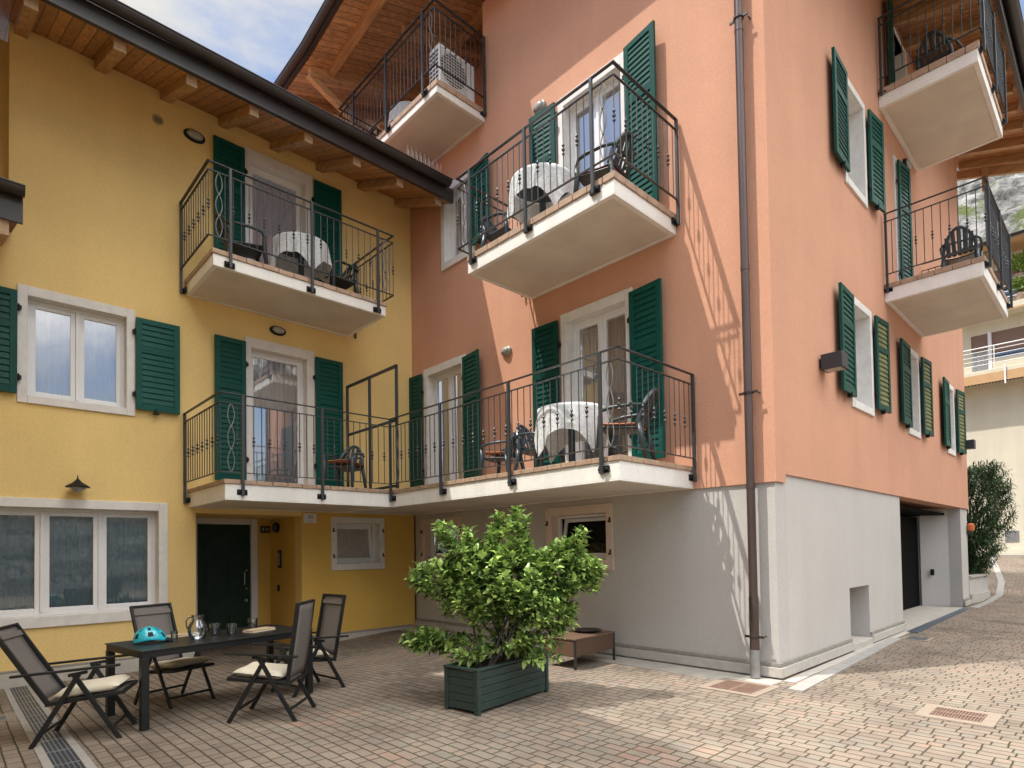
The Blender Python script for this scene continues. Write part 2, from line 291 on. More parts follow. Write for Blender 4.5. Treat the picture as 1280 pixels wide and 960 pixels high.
# ------------------------------------------------------------------ mesh helpers
class Fr:
    """A wall frame: u along the wall, v up, d outwards."""
    def __init__(s, o, U, D, V=(0, 0, 1)): s.o, s.U, s.D, s.V = Vector(o), Vector(U), Vector(D), Vector(V)
    def __call__(s, u, v, d=0): return s.o + s.U*u + s.V*v + s.D*d
WORLD = Fr((0, 0, 0), (1, 0, 0), (0, 0, 1), (0, 1, 0))
class MB:
    def __init__(s, fr=None): s.v = []; s.f = []; s.m = []; s.fr = fr; s.mi = 0
    def P(s, p):
        p = s.fr(*p) if s.fr else Vector(p)
        s.v.append(p); return len(s.v)-1
    def face(s, pts): s.f.append([s.P(p) for p in pts]); s.m.append(s.mi)
    def box(s, a, b):
        """axis-aligned (in the frame) box between corners a and b"""
        x0, x1 = sorted((a[0], b[0])); y0, y1 = sorted((a[1], b[1])); z0, z1 = sorted((a[2], b[2]))
        i = [s.P(p) for p in ((x0, y0, z0), (x1, y0, z0), (x1, y1, z0), (x0, y1, z0), (x0, y0, z1), (x1, y0, z1), (x1, y1, z1), (x0, y1, z1))]
        for q in ((0, 3, 2, 1), (4, 5, 6, 7), (0, 1, 5, 4), (1, 2, 6, 5), (2, 3, 7, 6), (3, 0, 4, 7)):
            s.f.append([i[k] for k in q]); s.m.append(s.mi)
        return s
    def bar(s, p, q, w, h, up=(0, 0, 1)):
        """rectangular bar from p to q, width w (sideways), height h (along up)"""
        p, q = (s.fr(*p), s.fr(*q)) if s.fr else (Vector(p), Vector(q))
        d = (q-p).normalized(); up = Vector(up)
        if abs(d.dot(up)) > .98: up = Vector((1, 0, 0)) if abs(d.x) < .9 else Vector((0, 1, 0))
        sd_ = d.cross(up).normalized()*w/2; uu = sd_.cross(d).normalized()*h/2
        i = []
        for c in (p, q):
            for a, b in ((-1, -1), (1, -1), (1, 1), (-1, 1)):
                s.v.append(c + sd_*a + uu*b); i.append(len(s.v)-1)
        for k in ((0, 1, 2, 3), (7, 6, 5, 4), (0, 4, 5, 1), (1, 5, 6, 2), (2, 6, 7, 3), (3, 7, 4, 0)):
            s.f.append([i[x] for x in k]); s.m.append(s.mi)
        return s
    def tube(s, pts, r, n=8, cap=True):
        pts = [s.fr(*p) if s.fr else Vector(p) for p in pts]
        rr = r if isinstance(r, (list, tuple)) else [r]*len(pts)
        rings = []; prev = None
        for k, p in enumerate(pts):
            d = (pts[min(k+1, len(pts)-1)] - pts[max(k-1, 0)])
            if d.length < 1e-9: d = Vector((0, 0, 1))
            d.normalize()
            if prev is None:
                a = d.cross(Vector((0, 0, 1)) if abs(d.z) < .9 else Vector((1, 0, 0))).normalized()
            else:
                a = prev - d*prev.dot(d)
                a = a.normalized() if a.length > 1e-6 else d.orthogonal().normalized()
            prev = a; b = d.cross(a); ring = []
            for j in range(n):
                t = 2*math.pi*j/n; s.v.append(p + (a*math.cos(t) + b*math.sin(t))*rr[k]); ring.append(len(s.v)-1)
            rings.append(ring)
        for A, B in zip(rings, rings[1:]):
            for j in range(n):
                s.f.append([A[j], A[(j+1) % n], B[(j+1) % n], B[j]]); s.m.append(s.mi)
        if cap:
            s.f.append(rings[0][::-1]); s.m.append(s.mi); s.f.append(rings[-1]); s.m.append(s.mi)
        return s
    def lathe(s, c, prof, n=16, ax=(0, 0, 1), sq=1.):
        """profile of (r, h) revolved about ax at c"""
        c = s.fr(*c) if s.fr else Vector(c); ax = Vector(ax).normalized()
        a = ax.orthogonal().normalized()
        if abs(ax.z) > .99: a = Vector((1, 0, 0))
        b = ax.cross(a); rings = []
        for r, h in prof:
            ring = []
            for j in range(n):
                t = 2*math.pi*j/n; s.v.append(c + ax*h + (a*math.cos(t) + b*math.sin(t)*sq)*max(r, 1e-4)); ring.append(len(s.v)-1)
            rings.append(ring)
        for A, B in zip(rings, rings[1:]):
            for j in range(n):
                s.f.append([A[j], A[(j+1) % n], B[(j+1) % n], B[j]]); s.m.append(s.mi)
        s.f.append(rings[0][::-1]); s.m.append(s.mi); s.f.append(rings[-1]); s.m.append(s.mi)
        return s
    def prism(s, poly, vec):
        """polygon (list of points) extruded along vec"""
        vec = (s.fr.U*vec[0] + s.fr.V*vec[1] + s.fr.D*vec[2]) if s.fr else Vector(vec)
        A = [s.P(p) for p in poly]; B = []
        for i in A: s.v.append(s.v[i] + vec); B.append(len(s.v)-1)
        s.f.append(A[::-1]); s.m.append(s.mi); s.f.append(B); s.m.append(s.mi); n = len(A)
        for j in range(n): s.f.append([A[j], A[(j+1) % n], B[(j+1) % n], B[j]]); s.m.append(s.mi)
        return s
    def grid(s, fn, nu, nv):
        i = [[s.P(fn(a/nu, b/nv)) for b in range(nv+1)] for a in range(nu+1)]
        for a in range(nu):
            for b in range(nv): s.f.append([i[a][b], i[a+1][b], i[a+1][b+1], i[a][b+1]]); s.m.append(s.mi)
        return s
    def build(s, name, mats, parent=None, off=(0, 0, 0), smooth=False, bevel=0, solid=0, recalc=True):
        me = bpy.data.meshes.new(name); off = Vector(off)
        me.from_pydata([p-off for p in s.v], [], s.f)
        for m_ in (mats if isinstance(mats, (list, tuple)) else [mats]): me.materials.append(m_)
        me.polygons.foreach_set('material_index', s.m)
        if recalc:
            bm = bmesh.new(); bm.from_mesh(me); bmesh.ops.recalc_face_normals(bm, faces=bm.faces); bm.to_mesh(me); bm.free()
        if smooth:
            me.polygons.foreach_set('use_smooth', [True]*len(me.polygons))
            if smooth is not True: me.set_sharp_from_angle(angle=R(smooth))
        me.update()
        o = bpy.data.objects.new(name, me); COL.objects.link(o)
        if parent: o.parent = parent
        if bevel:
            b = o.modifiers.new('bevel', 'BEVEL'); b.width = bevel; b.segments = 2; b.limit_method = 'ANGLE'
        if solid:
            b = o.modifiers.new('solid', 'SOLIDIFY'); b.thickness = solid; b.offset = 0
        return o
def tag(o, label, cat, group=None, kind=None):
    if label: o['label'] = label
    if cat: o['category'] = cat
    if group: o['group'] = group
    if kind: o['kind'] = kind
    return o
def thing(name, label, cat, loc=(0, 0, 0), rz=0, group=None):
    o = bpy.data.objects.new(name, None); COL.objects.link(o); o.location = loc; o.rotation_euler = (0, 0, rz)
    o.empty_display_size = .2
    return tag(o, label, cat, group)
def dup(o, loc=None, rz=None, label=None, parent=None):
    c = o.copy(); COL.objects.link(c); c.parent = parent
    for ch in list(o.children): dup(ch, parent=c)
    if loc is not None: c.location = loc; c.rotation_euler = (0, 0, rz or 0)
    if label: c['label'] = label
    return c
def smooth01(a, b, x):
    t = max(0., min(1., (x-a)/(b-a))); return t*t*(3-2*t)
def gz(x, y):
    """height of the paved ground: it falls a little to the yellow house and climbs beyond the pink one"""
    return -.165*smooth01(4.6, 10.9, y)*(1-smooth01(4.2, 7.4, x)) + 1.1*smooth01(19.2, 34, x)

def wall(mb, u0, u1, v0, v1, holes, t=.3):
    """wall slab in mb's frame from d=0 back to d=-t with rectangular holes (u0,u1,v0,v1)"""
    us = sorted({u0, u1, *[min(max(h[i], u0), u1) for h in holes for i in (0, 1)]}); vs = sorted({v0, v1, *[min(max(h[i], v0), v1) for h in holes for i in (2, 3)]})
    nu, nv = len(us)-1, len(vs)-1
    def solid(i, j):
        if i < 0 or j < 0 or i >= nu or j >= nv: return False
        cu, cv = (us[i]+us[i+1])/2, (vs[j]+vs[j+1])/2
        return not any(h[0] < cu < h[1] and h[2] < cv < h[3] for h in holes)
    for i in range(nu):
        for j in range(nv):
            if not solid(i, j): continue
            a, b, c, d = us[i], us[i+1], vs[j], vs[j+1]
            mb.face(((a, c, 0), (b, c, 0), (b, d, 0), (a, d, 0))); mb.face(((a, d, -t), (b, d, -t), (b, c, -t), (a, c, -t)))
            if not solid(i-1, j): mb.face(((a, c, -t), (a, c, 0), (a, d, 0), (a, d, -t)))
            if not solid(i+1, j): mb.face(((b, c, 0), (b, c, -t), (b, d, -t), (b, d, 0)))
            if not solid(i, j-1): mb.face(((a, c, -t), (b, c, -t), (b, c, 0), (a, c, 0)))
            if not solid(i, j+1): mb.face(((a, d, 0), (b, d, 0), (b, d, -t), (a, d, -t)))
    return mb

# ------------------------------------------------------------------ the ground
def ground():
    m = MB(); xs = [-60, -30, -14, -6, -3] + [-2+.5*i for i in range(20)] + [8+i for i in range(28)] + [38, 46, 60, 90, 160, 300, 600]
    ys = [-300, -120, -50, -25, -12, -6, -3] + [-2+.5*i for i in range(29)] + [14, 18, 25, 40, 80, 200, 600]
    idx = [[m.P((x, y, gz(x, y))) for y in ys] for x in xs]
    for a in range(len(xs)-1):
        for b in range(len(ys)-1): m.f.append([idx[a][b], idx[a+1][b], idx[a+1][b+1], idx[a][b+1]]); m.m.append(0)
    o = m.build('ground', PAV, smooth=True); tag(o, None, None, kind='structure')
ground()
def mountain():
    m = MB(); import mathutils.noise as NZ
    def fn(a, b):
        x = 130 + 520*b; y = -330 + 640*a
        ridge = 30 + 330*smooth01(0, 1, b) + 40*math.sin(a*5)*b
        z = -5 + ridge*smooth01(0, .25, b+.05)
        n = NZ.fractal(Vector((x*.012, y*.012, 3)), 1., 2.1, 7)
        n2 = abs(NZ.fractal(Vector((x*.03, y*.03, 9)), 1., 2.2, 5))
        return (x + n*22, y + n2*16, z + n*30*(.3+b) + n2*22)
    m.grid(fn, 150, 130)
    o = m.build('mountain', MTN, smooth=True); tag(o, None, None, kind='structure')
mountain()

# ------------------------------------------------------------------ building components
def window(root, off, fr, u0, u1, v0, v1, tl=.12, tr=.12, tt=.13, tb=.12, leaves=2, depth=.15, curtain=True, tilt=0., trim=STO, gm=GLS, name='window', holes=True, gap=True, cur_m=CUR, proud=.03):
    """stone surround (part) > sash frame, panes, curtain (sub-parts). Returns the wall hole."""
    a, b, c, d = u0+tl, u1-tr, v0+tb, v1-tt
    m = MB(fr); D0 = -depth-.09
    m.box((u0, v0, D0), (a, v1, proud)); m.box((b, v0, D0), (u1, v1, proud)); m.box((a, d, D0), (b, v1, proud))
    if tb: m.box((a, v0, D0), (b, c, proud+.006))
    w = m.build(name, trim, root, off, bevel=.006)
    if tilt:
        for pu in (u0+tl*.35, u1-tr*.35):
            for pv in (v0+.28*(v1-v0), v0+.76*(v1-v0)): m = MB(fr); m.box((pu-.012, pv-.05, proud+.001), (pu+.012, pv+.03, proud+.014)); m.box((pu-.012, pv-.05, proud+.0145), (pu+.012, pv-.025, proud+.045)); m.build('shutter_pin', BLK, w, off)
    m = MB(fr); fw = .045
    z0, z1 = -depth-.06, -depth
    m.box((a, c, z0), (a+fw, d, z1)); m.box((b-fw, c, z0), (b, d, z1)); m.box((a+fw, d-fw, z0), (b-fw, d, z1)); m.box((a+fw, c, z0), (b-fw, c+fw, z1))
    A, B, C_, D_ = a+fw, b-fw, c+fw, d-fw
    if leaves > 1:
        mw = .05
        for k in range(1, leaves):
            x = A + (B-A)*k/leaves; m.box((x-mw/2, C_, z0+.004), (x+mw/2, D_, z1+.012))
    sw = .062; panes = []
    for k in range(leaves):
        p, q = A + (B-A)*k/leaves + (.025 if k else 0), A + (B-A)*(k+1)/leaves - (.025 if k < leaves-1 else 0)
        tz = lambda v: -tilt*(v-C_)
        dd = (z0+z1)/2 - .008
        for (ua, va, ub, vb, ww) in ((p+sw/2, C_, p+sw/2, D_, sw), (q-sw/2, C_, q-sw/2, D_, sw), (p+sw, C_+sw/2, q-sw, C_+sw/2, sw), (p+sw, D_-sw/2, q-sw, D_-sw/2, sw)):
            m.bar((ua, va, dd+tz(va)), (ub, vb, dd+tz(vb)), sw if ua == ub else .05, .05 if ua == ub else sw, up=fr.D if ua == ub else fr.V)
        panes.append((p+sw-.004, q-sw+.004, C_+sw-.004, D_-sw+.004, dd))
    m.build('frame', PVC, w, off, bevel=.004)
    for (p, q, c1, d1, dd) in panes:
        g = MB(fr); tz = lambda v: -tilt*(v-C_)
        for o_ in (0,):
            g.face(((p, c1, dd+tz(c1)), (q, c1, dd+tz(c1)), (q, d1, dd+tz(d1)), (p, d1, dd+tz(d1))))
        g.build('pane', gm, w, off, recalc=False)
    if curtain:
        g = MB(fr); ph = rnd.random()*6
        segs = ((A, (A+B)/2-.02), ((A+B)/2+.0, B)) if leaves == 2 or gap else ((A, B),)
        for (p, q) in segs:
            k = max(4, int((q-p)/.07)); kk = rnd.uniform(.9, 1.2)
            g.grid(lambda s, t: (p+(q-p)*s, c+.01+(d-c-.01)*t, -depth-.17 - (.022*(1-.5*t))*math.sin(s*k*6.28*kk+ph+.5*math.sin(t*3)) - .01*math.sin(s*k*2.3+t*2)), k*8, 6)
        g.build('curtain', cur_m, w, off, smooth=True, recalc=False)
    return (u0+.02, u1-.02, v0+.02 if tb else v0, v1-.02)
WORN = mat('sun_worn_slats', (.15, .155, .055), .7, .35, 6)
def shutter(root, off, fr, hu, sg, v0, v1, w, ang=0., mid=.66, label=None, slat=GRN):
    """louvred leaf hinged at u=hu, opening towards sg; ang = swing away from the wall"""
    ang += rnd.uniform(0, .045)
    U = (fr.U*sg*math.cos(ang) + fr.D*math.sin(ang)); Dn = (fr.D*math.cos(ang) - fr.U*sg*math.sin(ang))
    f = Fr(fr(hu, 0, .05), U, Dn, fr.V); m = MB(f); T = .042; st = .085; vm = v0+(v1-v0)*mid
    m.box((.004, v0, 0), (st, v1, T)); m.box((w-st, v0, 0), (w, v1, T))
    for (a, b) in ((v0, v0+.10), (vm-.05, vm+.05), (v1-.085, v1)): m.box((st, a, .001), (w-st, b, T-.001))
    for (a, b) in ((v0+.10, vm-.05), (vm+.05, v1-.085)):
        n = max(2, round((b-a)/.088)); h = (b-a)/n; m.mi = 1
        for k in range(n):
            y = a+h*k
            m.prism(((st-.01, y+.003, T-.012), (st-.01, y+.013, T-.008), (st-.01, y+h*1.04, .018), (st-.01, y+h*1.04-.012, .010)), (w-2*st+.02, 0, 0))
    m.mi = 0; m.box((st-.005, v0+.06, .0005), (w-st+.005, v1-.05, .005))
    s = m.build('shutter', (GRN, slat), root, off, bevel=.003)
    if label: s['label'] = label
    for v in (v0+.16*(v1-v0), v0+.84*(v1-v0)): m = MB(f); m.box((-.045, v-.03, .004), (.015, v+.03, .030)); m.tube(((-.012, v-.05, .024), (-.012, v+.05, .024)), .011, 8); m.build('hinge', BLK, s, off)
    m = MB(f); m.box((w*.42, v0-.045, -.02), (w*.42+.03, v0+.03, T+.012)); m.box((w*.42-.02, v0-.05, -.01), (w*.42+.06, v0-.025, T+.0)); m.build('shutter_catch', BLK, s, off)
    return s
def railing(root, off, path, zb, zm, zt, posts, zbot, scrolls=(), ends=(True, True), name='railing', ztile=None):
    """wrought iron balustrade along a path of (x, y); posts = (x, y, outward nx, ny)"""
    m = MB(); bead = [(.0072, -.10), (.009, -.075), (.022, -.058), (.009, -.04), (.009, -.024), (.023, -.008), (.023, .008), (.009, .024), (.009, .04), (.022, .058), (.009, .075), (.0072, .10)]
    def close(p, q): return math.hypot(p[0]-q[0], p[1]-q[1])
    cnt = 0
    for (x0, y0), (x1, y1) in zip(path, path[1:]):
        Lg = math.hypot(x1-x0, y1-y0); ux, uy = (x1-x0)/Lg, (y1-y0)/Lg
        m.bar((x0, y0, zm), (x1, y1, zm), .030, .012); m.bar((x0, y0, zb), (x1, y1, zb), .030, .012)
        n = max(2, round(Lg/.121))
        for k in range(n+1):
            t = k/n; x, y = x0+(x1-x0)*t, y0+(y1-y0)*t
            if k == n and (x1, y1) != tuple(path[-1]): continue
            if any(close((x, y), p) < .045 for p in posts) or any(close((x, y), s_) < .07 for s_ in scrolls): continue
            cnt += 1
            m.tube(((x, y, zb), (x, y, zm)), .0072, 6, cap=False)
            if cnt % 2 == 0: m.lathe((x, y, zb+(zm-zb)*.47), bead, 8)
    scl = []
    for (sx, sy) in scrolls:
        sc_ = MB(); scl.append(sc_)
        best = min(zip(path, path[1:]), key=lambda sg_: min(close((sg_[0][0]+(sg_[1][0]-sg_[0][0])*i/20, sg_[0][1]+(sg_[1][1]-sg_[0][1])*i/20), (sx, sy)) for i in range(21)))
        (x0, y0), (x1, y1) = best; Lg = math.hypot(x1-x0, y1-y0); ux, uy = (x1-x0)/Lg, (y1-y0)/Lg
        for sg_ in (-1, 1):
            pts = []
            for i in range(41):
                t = i/40; a = .047*abs(math.sin(t*math.pi*3))**.8*sg_
                pts.append((sx+ux*a, sy+uy*a, zb+(zm-zb)*t))
            sc_.tube(pts, .0075, 6, cap=False)
        for tt in (1/3, 2/3): sc_.box((sx-.014, sy-.014, zb+(zm-zb)*tt-.012), (sx+.014, sy+.014, zb+(zm-zb)*tt+.012))
    r = m.build(name, IRN, root, off, smooth=35)
    for sc_ in scl: sc_.build('scrollwork', IRL, r, off, smooth=35)
    h = MB()
    for k, ((x0, y0), (x1, y1)) in enumerate(zip(path, path[1:])):
        Lg = math.hypot(x1-x0, y1-y0); e = .0225/Lg; a = e if k else 0; b = e if k < len(path)-2 else 0
        h.bar((x0-(x1-x0)*a, y0-(y1-y0)*a, zt+.0005*k), (x1+(x1-x0)*b, y1+(y1-y0)*b, zt+.0005*k), .045, .014)
    h.build('handrail', IRN, r, off, bevel=.003)
    for p in posts:
        x, y, nx, ny = p
        q = MB(); q.box((x-.02, y-.02, zbot), (x+.02, y+.02, zt-.008)); q.build('post', IRN, r, off, bevel=.003)
        if nx or ny:
            q = MB(); tx, ty = -ny, nx
            zc = zbot+.06; ix, iy = x-nx*.05, y-ny*.05
            q.bar((ix-tx*.075, iy-ty*.075, zc), (ix+tx*.075, iy+ty*.075, zc), .028, .085)
            for s_ in (-1, 1): q.lathe((ix+tx*.05*s_+nx*.01, iy+ty*.05*s_+ny*.01, zc), [(.024, 0), (.024, .02), (.014, .03)], 8, ax=(nx, ny, 0))
            q.bar((x, y, zc), (ix, iy, zc), .03, .05)
            q.build('bracket', BLK, r, off, smooth=35)
    return r
def slab(root, off, x0, x1, y0, y1, z0, z1, zt, edges, lip=.07, name='balcony'):
    """white concrete balcony slab with a drip lip below and terracotta tiles along the given edges ('x0','x1','y0','y1')"""
    m = MB(); m.mi = 0
    m.box((x0, y0, z0+.018), (x1, y1, z1))
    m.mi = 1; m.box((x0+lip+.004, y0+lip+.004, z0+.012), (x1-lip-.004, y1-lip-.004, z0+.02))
    m.mi = 0
    m.box((x0, y0, z0), (x1, y0+lip, z0+.018)); m.box((x0, y1-lip, z0), (x1, y1, z0+.018)); m.box((x0, y0+lip, z0), (x0+lip, y1-lip, z0+.018)); m.box((x1-lip, y0+lip, z0), (x1, y1-lip, z0+.018))
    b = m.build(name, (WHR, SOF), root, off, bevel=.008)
    t = MB(); oh = .022; wd = .16
    t.box((x0+.1, y0+.1, z1), (x1-.1, y1-.005, zt-.012))
    def run(p, q, inward):
        Lg = math.hypot(q[0]-p[0], q[1]-p[1]); n = max(2, round(Lg/.245)); ux, uy = (q[0]-p[0])/Lg, (q[1]-p[1])/Lg
        for k in range(n):
            a, c = k*Lg/n+.004, (k+1)*Lg/n-.004; j = rnd.uniform(-.003, .003)
            A = (p[0]+ux*a-inward[0]*oh, p[1]+uy*a-inward[1]*oh, z1+.001+j); B = (p[0]+ux*c+inward[0]*wd, p[1]+uy*c+inward[1]*wd, zt+j)
            t.box(A, B)
    if 'y0' in edges: run((x0-oh, y0), (x1+(oh if 'x1' in edges else 0), y0), (0, 1))
    if 'x0' in edges: run((x0, y0+wd+.008 if 'y0' in edges else y0), (x0, y1), (1, 0))
    if 'x1' in edges: run((x1, y0+wd+.008 if 'y0' in edges else y0), (x1, y1), (-1, 0))
    if 'y1' in edges: run((x0+(wd+.008 if 'x0' in edges else 0), y1), (x1, y1), (0, -1))
    t.build('tile_edge', TIL, b, off, bevel=.006)
    return b
def skirting(root, off, fr, runs, v0=-.32, h=.19, step=.13, back=0.):
    for (u0, u1) in runs:
        m = MB(fr); m.box((u0, v0, .0), (u1, step, .05)); m.mi = 1; m.box((u0, step+.004, .0), (u1-back, h, .026)); m.build('skirting', (SKT, SKD), root, off, bevel=.006)
def gutter(root, off, pts, r=.085, name='gutter'):
    """half-round gutter following pts (eave line), open at the top"""
    m = MB(); pts = [Vector(p) for p in pts]; rows = []
    for k, p in enumerate(pts):
        d = (pts[min(k+1, len(pts)-1)]-pts[max(k-1, 0)]).normalized(); sd_ = d.cross(Vector((0, 0, 1))).normalized(); row = []
        for rr, rev in ((r, False), (r*.88, True)):
            ar = [i/12 for i in range(13)]
            for t in (ar[::-1] if rev else ar):
                a = math.pi*(1+t) if True else 0
                row.append(p + sd_*math.cos(a)*rr + Vector((0, 0, 1))*(math.sin(a)*rr))
        rows.append(row)
    I = [[m.P(q) for q in row] for row in rows]; n = len(I[0])
    for A, B in zip(I, I[1:]):
        for j in range(n): m.f.append([A[j], A[(j+1) % n], B[(j+1) % n], B[j]]); m.m.append(0)
    for A in (I[0], I[-1]):
        c = m.P(sum((m.v[i] for i in A[:13]), Vector())/13)
        for j in range(12): m.f.append([A[j], A[j+1], c]); m.m.append(0)
    for sgn in (0, 12):                                       # rolled rims
        m.tube([rows[k][sgn] for k in range(len(rows))], .013, 8)
    return m.build(name, BRN, root, off, smooth=40)

# ------------------------------------------------------------------ the yellow house
YO = (3.5, 10.95, 0)
yh = thing('yellow_house', 'yellow rendered house with green louvred shutters and a brown gutter under open timber eaves', 'house', YO)
YW = Fr((0, 10.95, 0), (1, 0, 0), (0, -1, 0))
holes = []
holes.append(window(yh, YO, YW, .67, 2.12, 3.89, 5.60, .115, .115, .14, .115, 2))
holes.append(window(yh, YO, YW, -.62, 2.58, .64, 2.52, .13, .13, .135, .16, 4, gm=GL2, gap=False, depth=.2))
holes.append(window(yh, YO, YW, 3.82, 5.13, 2.75, 5.60, .11, .15, .18, .0, 1, name='balcony_door', gap=False))
holes.append(window(yh, YO, YW, 3.82, 5.13, 6.31, 9.08, .11, .15, .20, .0, 1, name='balcony_door', gap=False))
holes.append(window(yh, YO, YW, 5.46, 6.66, 1.31, 2.38, .115, .115, .125, .13, 1, tilt=.13, gap=False, depth=.16))
holes += [(3.01, 4.86, -.5, 2.375), (-3, .57, 6.3, 9.8)]
m = MB(YW); wall(m, -1.0, 7.425, -.5, 9.42, holes + [(4.8605, 7.5, -.6, 2.46)])
# recess side walls, back wall with its door hole and ceiling; the wing, back and outer walls that close the house
m.box((2.71, -.5, -1.83), (3.01, 2.6, -.301))
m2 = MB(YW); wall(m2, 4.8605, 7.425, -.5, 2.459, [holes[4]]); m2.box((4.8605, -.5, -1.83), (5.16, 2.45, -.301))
wall(m, .1, .569, 6.3, 9.42, [], .3) if False else None
m.box((-.9, 6.0, -.80), (.9, 9.42, -.5))
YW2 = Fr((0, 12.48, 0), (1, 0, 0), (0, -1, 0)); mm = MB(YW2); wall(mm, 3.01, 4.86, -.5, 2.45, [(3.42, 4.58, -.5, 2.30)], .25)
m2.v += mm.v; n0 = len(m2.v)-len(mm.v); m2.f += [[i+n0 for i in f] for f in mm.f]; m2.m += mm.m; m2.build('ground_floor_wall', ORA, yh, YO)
m.box((3.012, 2.38, -1.83), (4.858, 2.6, -.302)); m.box((4.87, 2.462, -.9), (7.42, 2.6, -.302))
m.box((-1.3, -.5, -7.5), (-1.0, 9.3, 7.5)); m.box((-1.3, -.5, -7.8), (7.42, 9.3, -7.5)); m.box((7.12, -.5, -7.5), (7.42, 9.3, -.31))
m.box((-1.3, -.5, 7.2), (-5, 9.3, 7.5)); m.box((-1.3, -.5, -7.5), (-5, 9.3, -7.8)); m.box((-5.3, -.5, -7.8), (-5, 9.3, 7.5))
m.build('wall', YEL, yh, YO)
for (hu, sg, v0, v1, w) in ((2.12, 1, 4.0, 5.48, .63), (.67, -1, 4.0, 5.48, .63), (3.82, -1, 2.95, 5.48, .53), (5.13, 1, 2.95, 5.49, .57), (3.82, -1, 6.48, 9.0, .53), (5.13, 1, 6.48, 9.0, .57)):
    shutter(yh, YO, YW, hu, sg, v0, v1, w)
skirting(yh, YO, YW, ((-1, 3.01), (4.86, 7.36)), v0=-.4, h=.07, step=.03)
slab(yh, YO, 2.86, 5.86, 9.49, 10.945, 6.06, 6.24, 6.315, ('y0', 'x0', 'x1'))
slab(yh, YO, 2.90, 5.72, 9.12, 10.945, 2.46, 2.70, 2.765, ('y0', 'x0'))
railing(yh, YO, [(2.78, 10.94), (2.78, 9.44), (6.0, 9.44), (6.0, 10.9)], 6.48, 7.48, 7.61, [(3.09, 9.42, 0, -1), (4.40, 9.42, 0, -1), (5.67, 9.42, 0, -1), (2.78, 10.90, -1, 0), (6.0, 10.88, 0, 0)], 6.06, scrolls=((2.93, 9.44), (5.84, 9.44)))
railing(yh, YO, [(2.83, 10.94), (2.83, 9.1), (5.68, 9.1)], 2.87, 3.89, 4.03, [(3.14, 9.08, 0, -1), (4.39, 9.08, 0, -1), (2.83, 10.90, -1, 0)], 2.52, scrolls=((2.98, 9.1),))
# privacy screen frame on the shared balcony
m = MB(); X_ = 5.72
for y in (10.72, 9.86, 8.93): m.box((X_-.02, y-.025, 2.78), (X_+.02, y+.025, 4.97))
m.bar((X_, 8.905, 4.965), (X_, 10.745, 4.965), .04, .05); m.bar((X_, 8.955, 4.0), (X_, 10.695, 4.0), .034, .045); m.bar((X_, 8.955, 2.83), (X_, 10.695, 2.83), .034, .045)
m.build('privacy_screen_frame', IRN, yh, YO, bevel=.003)
# front door in the recess
D_ = MB(YW2); D_.box((3.30, -.2, -.12), (3.45, 2.42, .03)); D_.box((4.46, -.2, -.12), (4.59, 2.42, .03)); D_.box((3.45, 2.265, -.12), (4.46, 2.42, .03))
dr = MB(YW2); dr.box((3.45, -.2, -.08), (4.46, 2.265, -.04))
for (a, b, c, d) in ((3.57, 3.91, .78, 1.62), (4.0, 4.33, .78, 1.62), (3.57, 3.91, .02, .66), (4.0, 4.33, .02, .66)):
    dr.box((a, c, -.04), (b, d, -.03)); dr.box((a+.05, c+.05, -.03), (b-.05, d-.05, -.016))
arc = [(3.95+.38*math.cos(t*math.pi/14), 1.74+.36*math.sin(t*math.pi/14), -.04) for t in range(15)]
dr.prism(arc, (0, 0, .01)); dr.prism([(3.95+.31*math.cos(t*math.pi/14), 1.77+.29*math.sin(t*math.pi/14), -.03) for t in range(15)], (0, 0, .014))
fd = dr.build('front_door', DGR, yh, YO, bevel=.006); D_.build('door_frame', STO, fd, YO, bevel=.006)
h = MB(YW2)
for (v, r_) in ((1.33, .024), (.96, .018), (.72, .03)): h.lathe((4.37, v, -.04), [(r_, 0), (r_, .012), (r_*.6, .03), (r_*.9, .05), (r_*.5, .06)], 12, ax=(0, -1, 0))
h.tube(((4.33, 1.28, -.04), (4.33, 1.28, .02), (4.33, 1.05, .02), (4.33, 1.05, -.04)), .012, 8); h.build('door_handle', STE, fd, YO, smooth=40)
# eaves: planked soffit, rafters, fascia, roof, gutter
SLP = .413
def sof(y): return 9.40 - SLP*(10.95-y)
m = MB(); m.prism([(-3, 9.37, sof(9.37)), (-3, 17.5, sof(17.5)), (-3, 17.5, sof(17.5)+.03), (-3, 9.37, sof(9.37)+.03)], (10.39, 0, 0)); m.build('soffit', PLN2, yh, YO)
m = MB(); m.prism([(-3, 9.345, sof(9.37)+.031), (-3, 17.5, sof(17.5)+.031), (-3, 17.5, sof(17.5)+.24), (-3, 9.345, sof(9.30)+.24)], (10.36, 0, 0)); m.build('roof', ROO, yh, YO)
for k in range(8):
    x = .70 + .905*k + (0.05 if k else 0); m = MB(); y0 = 9.45
    if x > 7.3: x = 7.335
    m.prism([(x-.075, y0, sof(y0)-.145), (x-.075, 11.0, sof(11.0)-.145), (x-.075, 11.0, sof(11.0)), (x-.075, y0, sof(y0))], (.15, 0, 0))
    o = m.build('rafter', BEA, yh, YO, bevel=.006)
    e = MB(); e.box((x-.073, y0-.004, sof(y0)-.143), (x+.073, y0-.001, sof(y0)-.002)); e.build('rafter_end', END, o, YO)
m = MB(); m.box((-3, 9.30, 8.735), (7.36, 9.369, 9.0)); m.build('fascia', BRN, yh, YO, bevel=.004)
gutter(yh, YO, [(-3, 9.20, 9.05), (2, 9.20, 9.045), (7.18, 9.20, 9.035)], .099)
m = MB()
for i in range(26):
    x = 6.1+i*.032; y = 9.12; a = (i % 3-1)*.05
    m.tube(((x, y, 9.04), (x+a*.3, y-.03+a, 9.19)), .0022, 4)
m.build('bird_spikes', WMT, yh, YO)
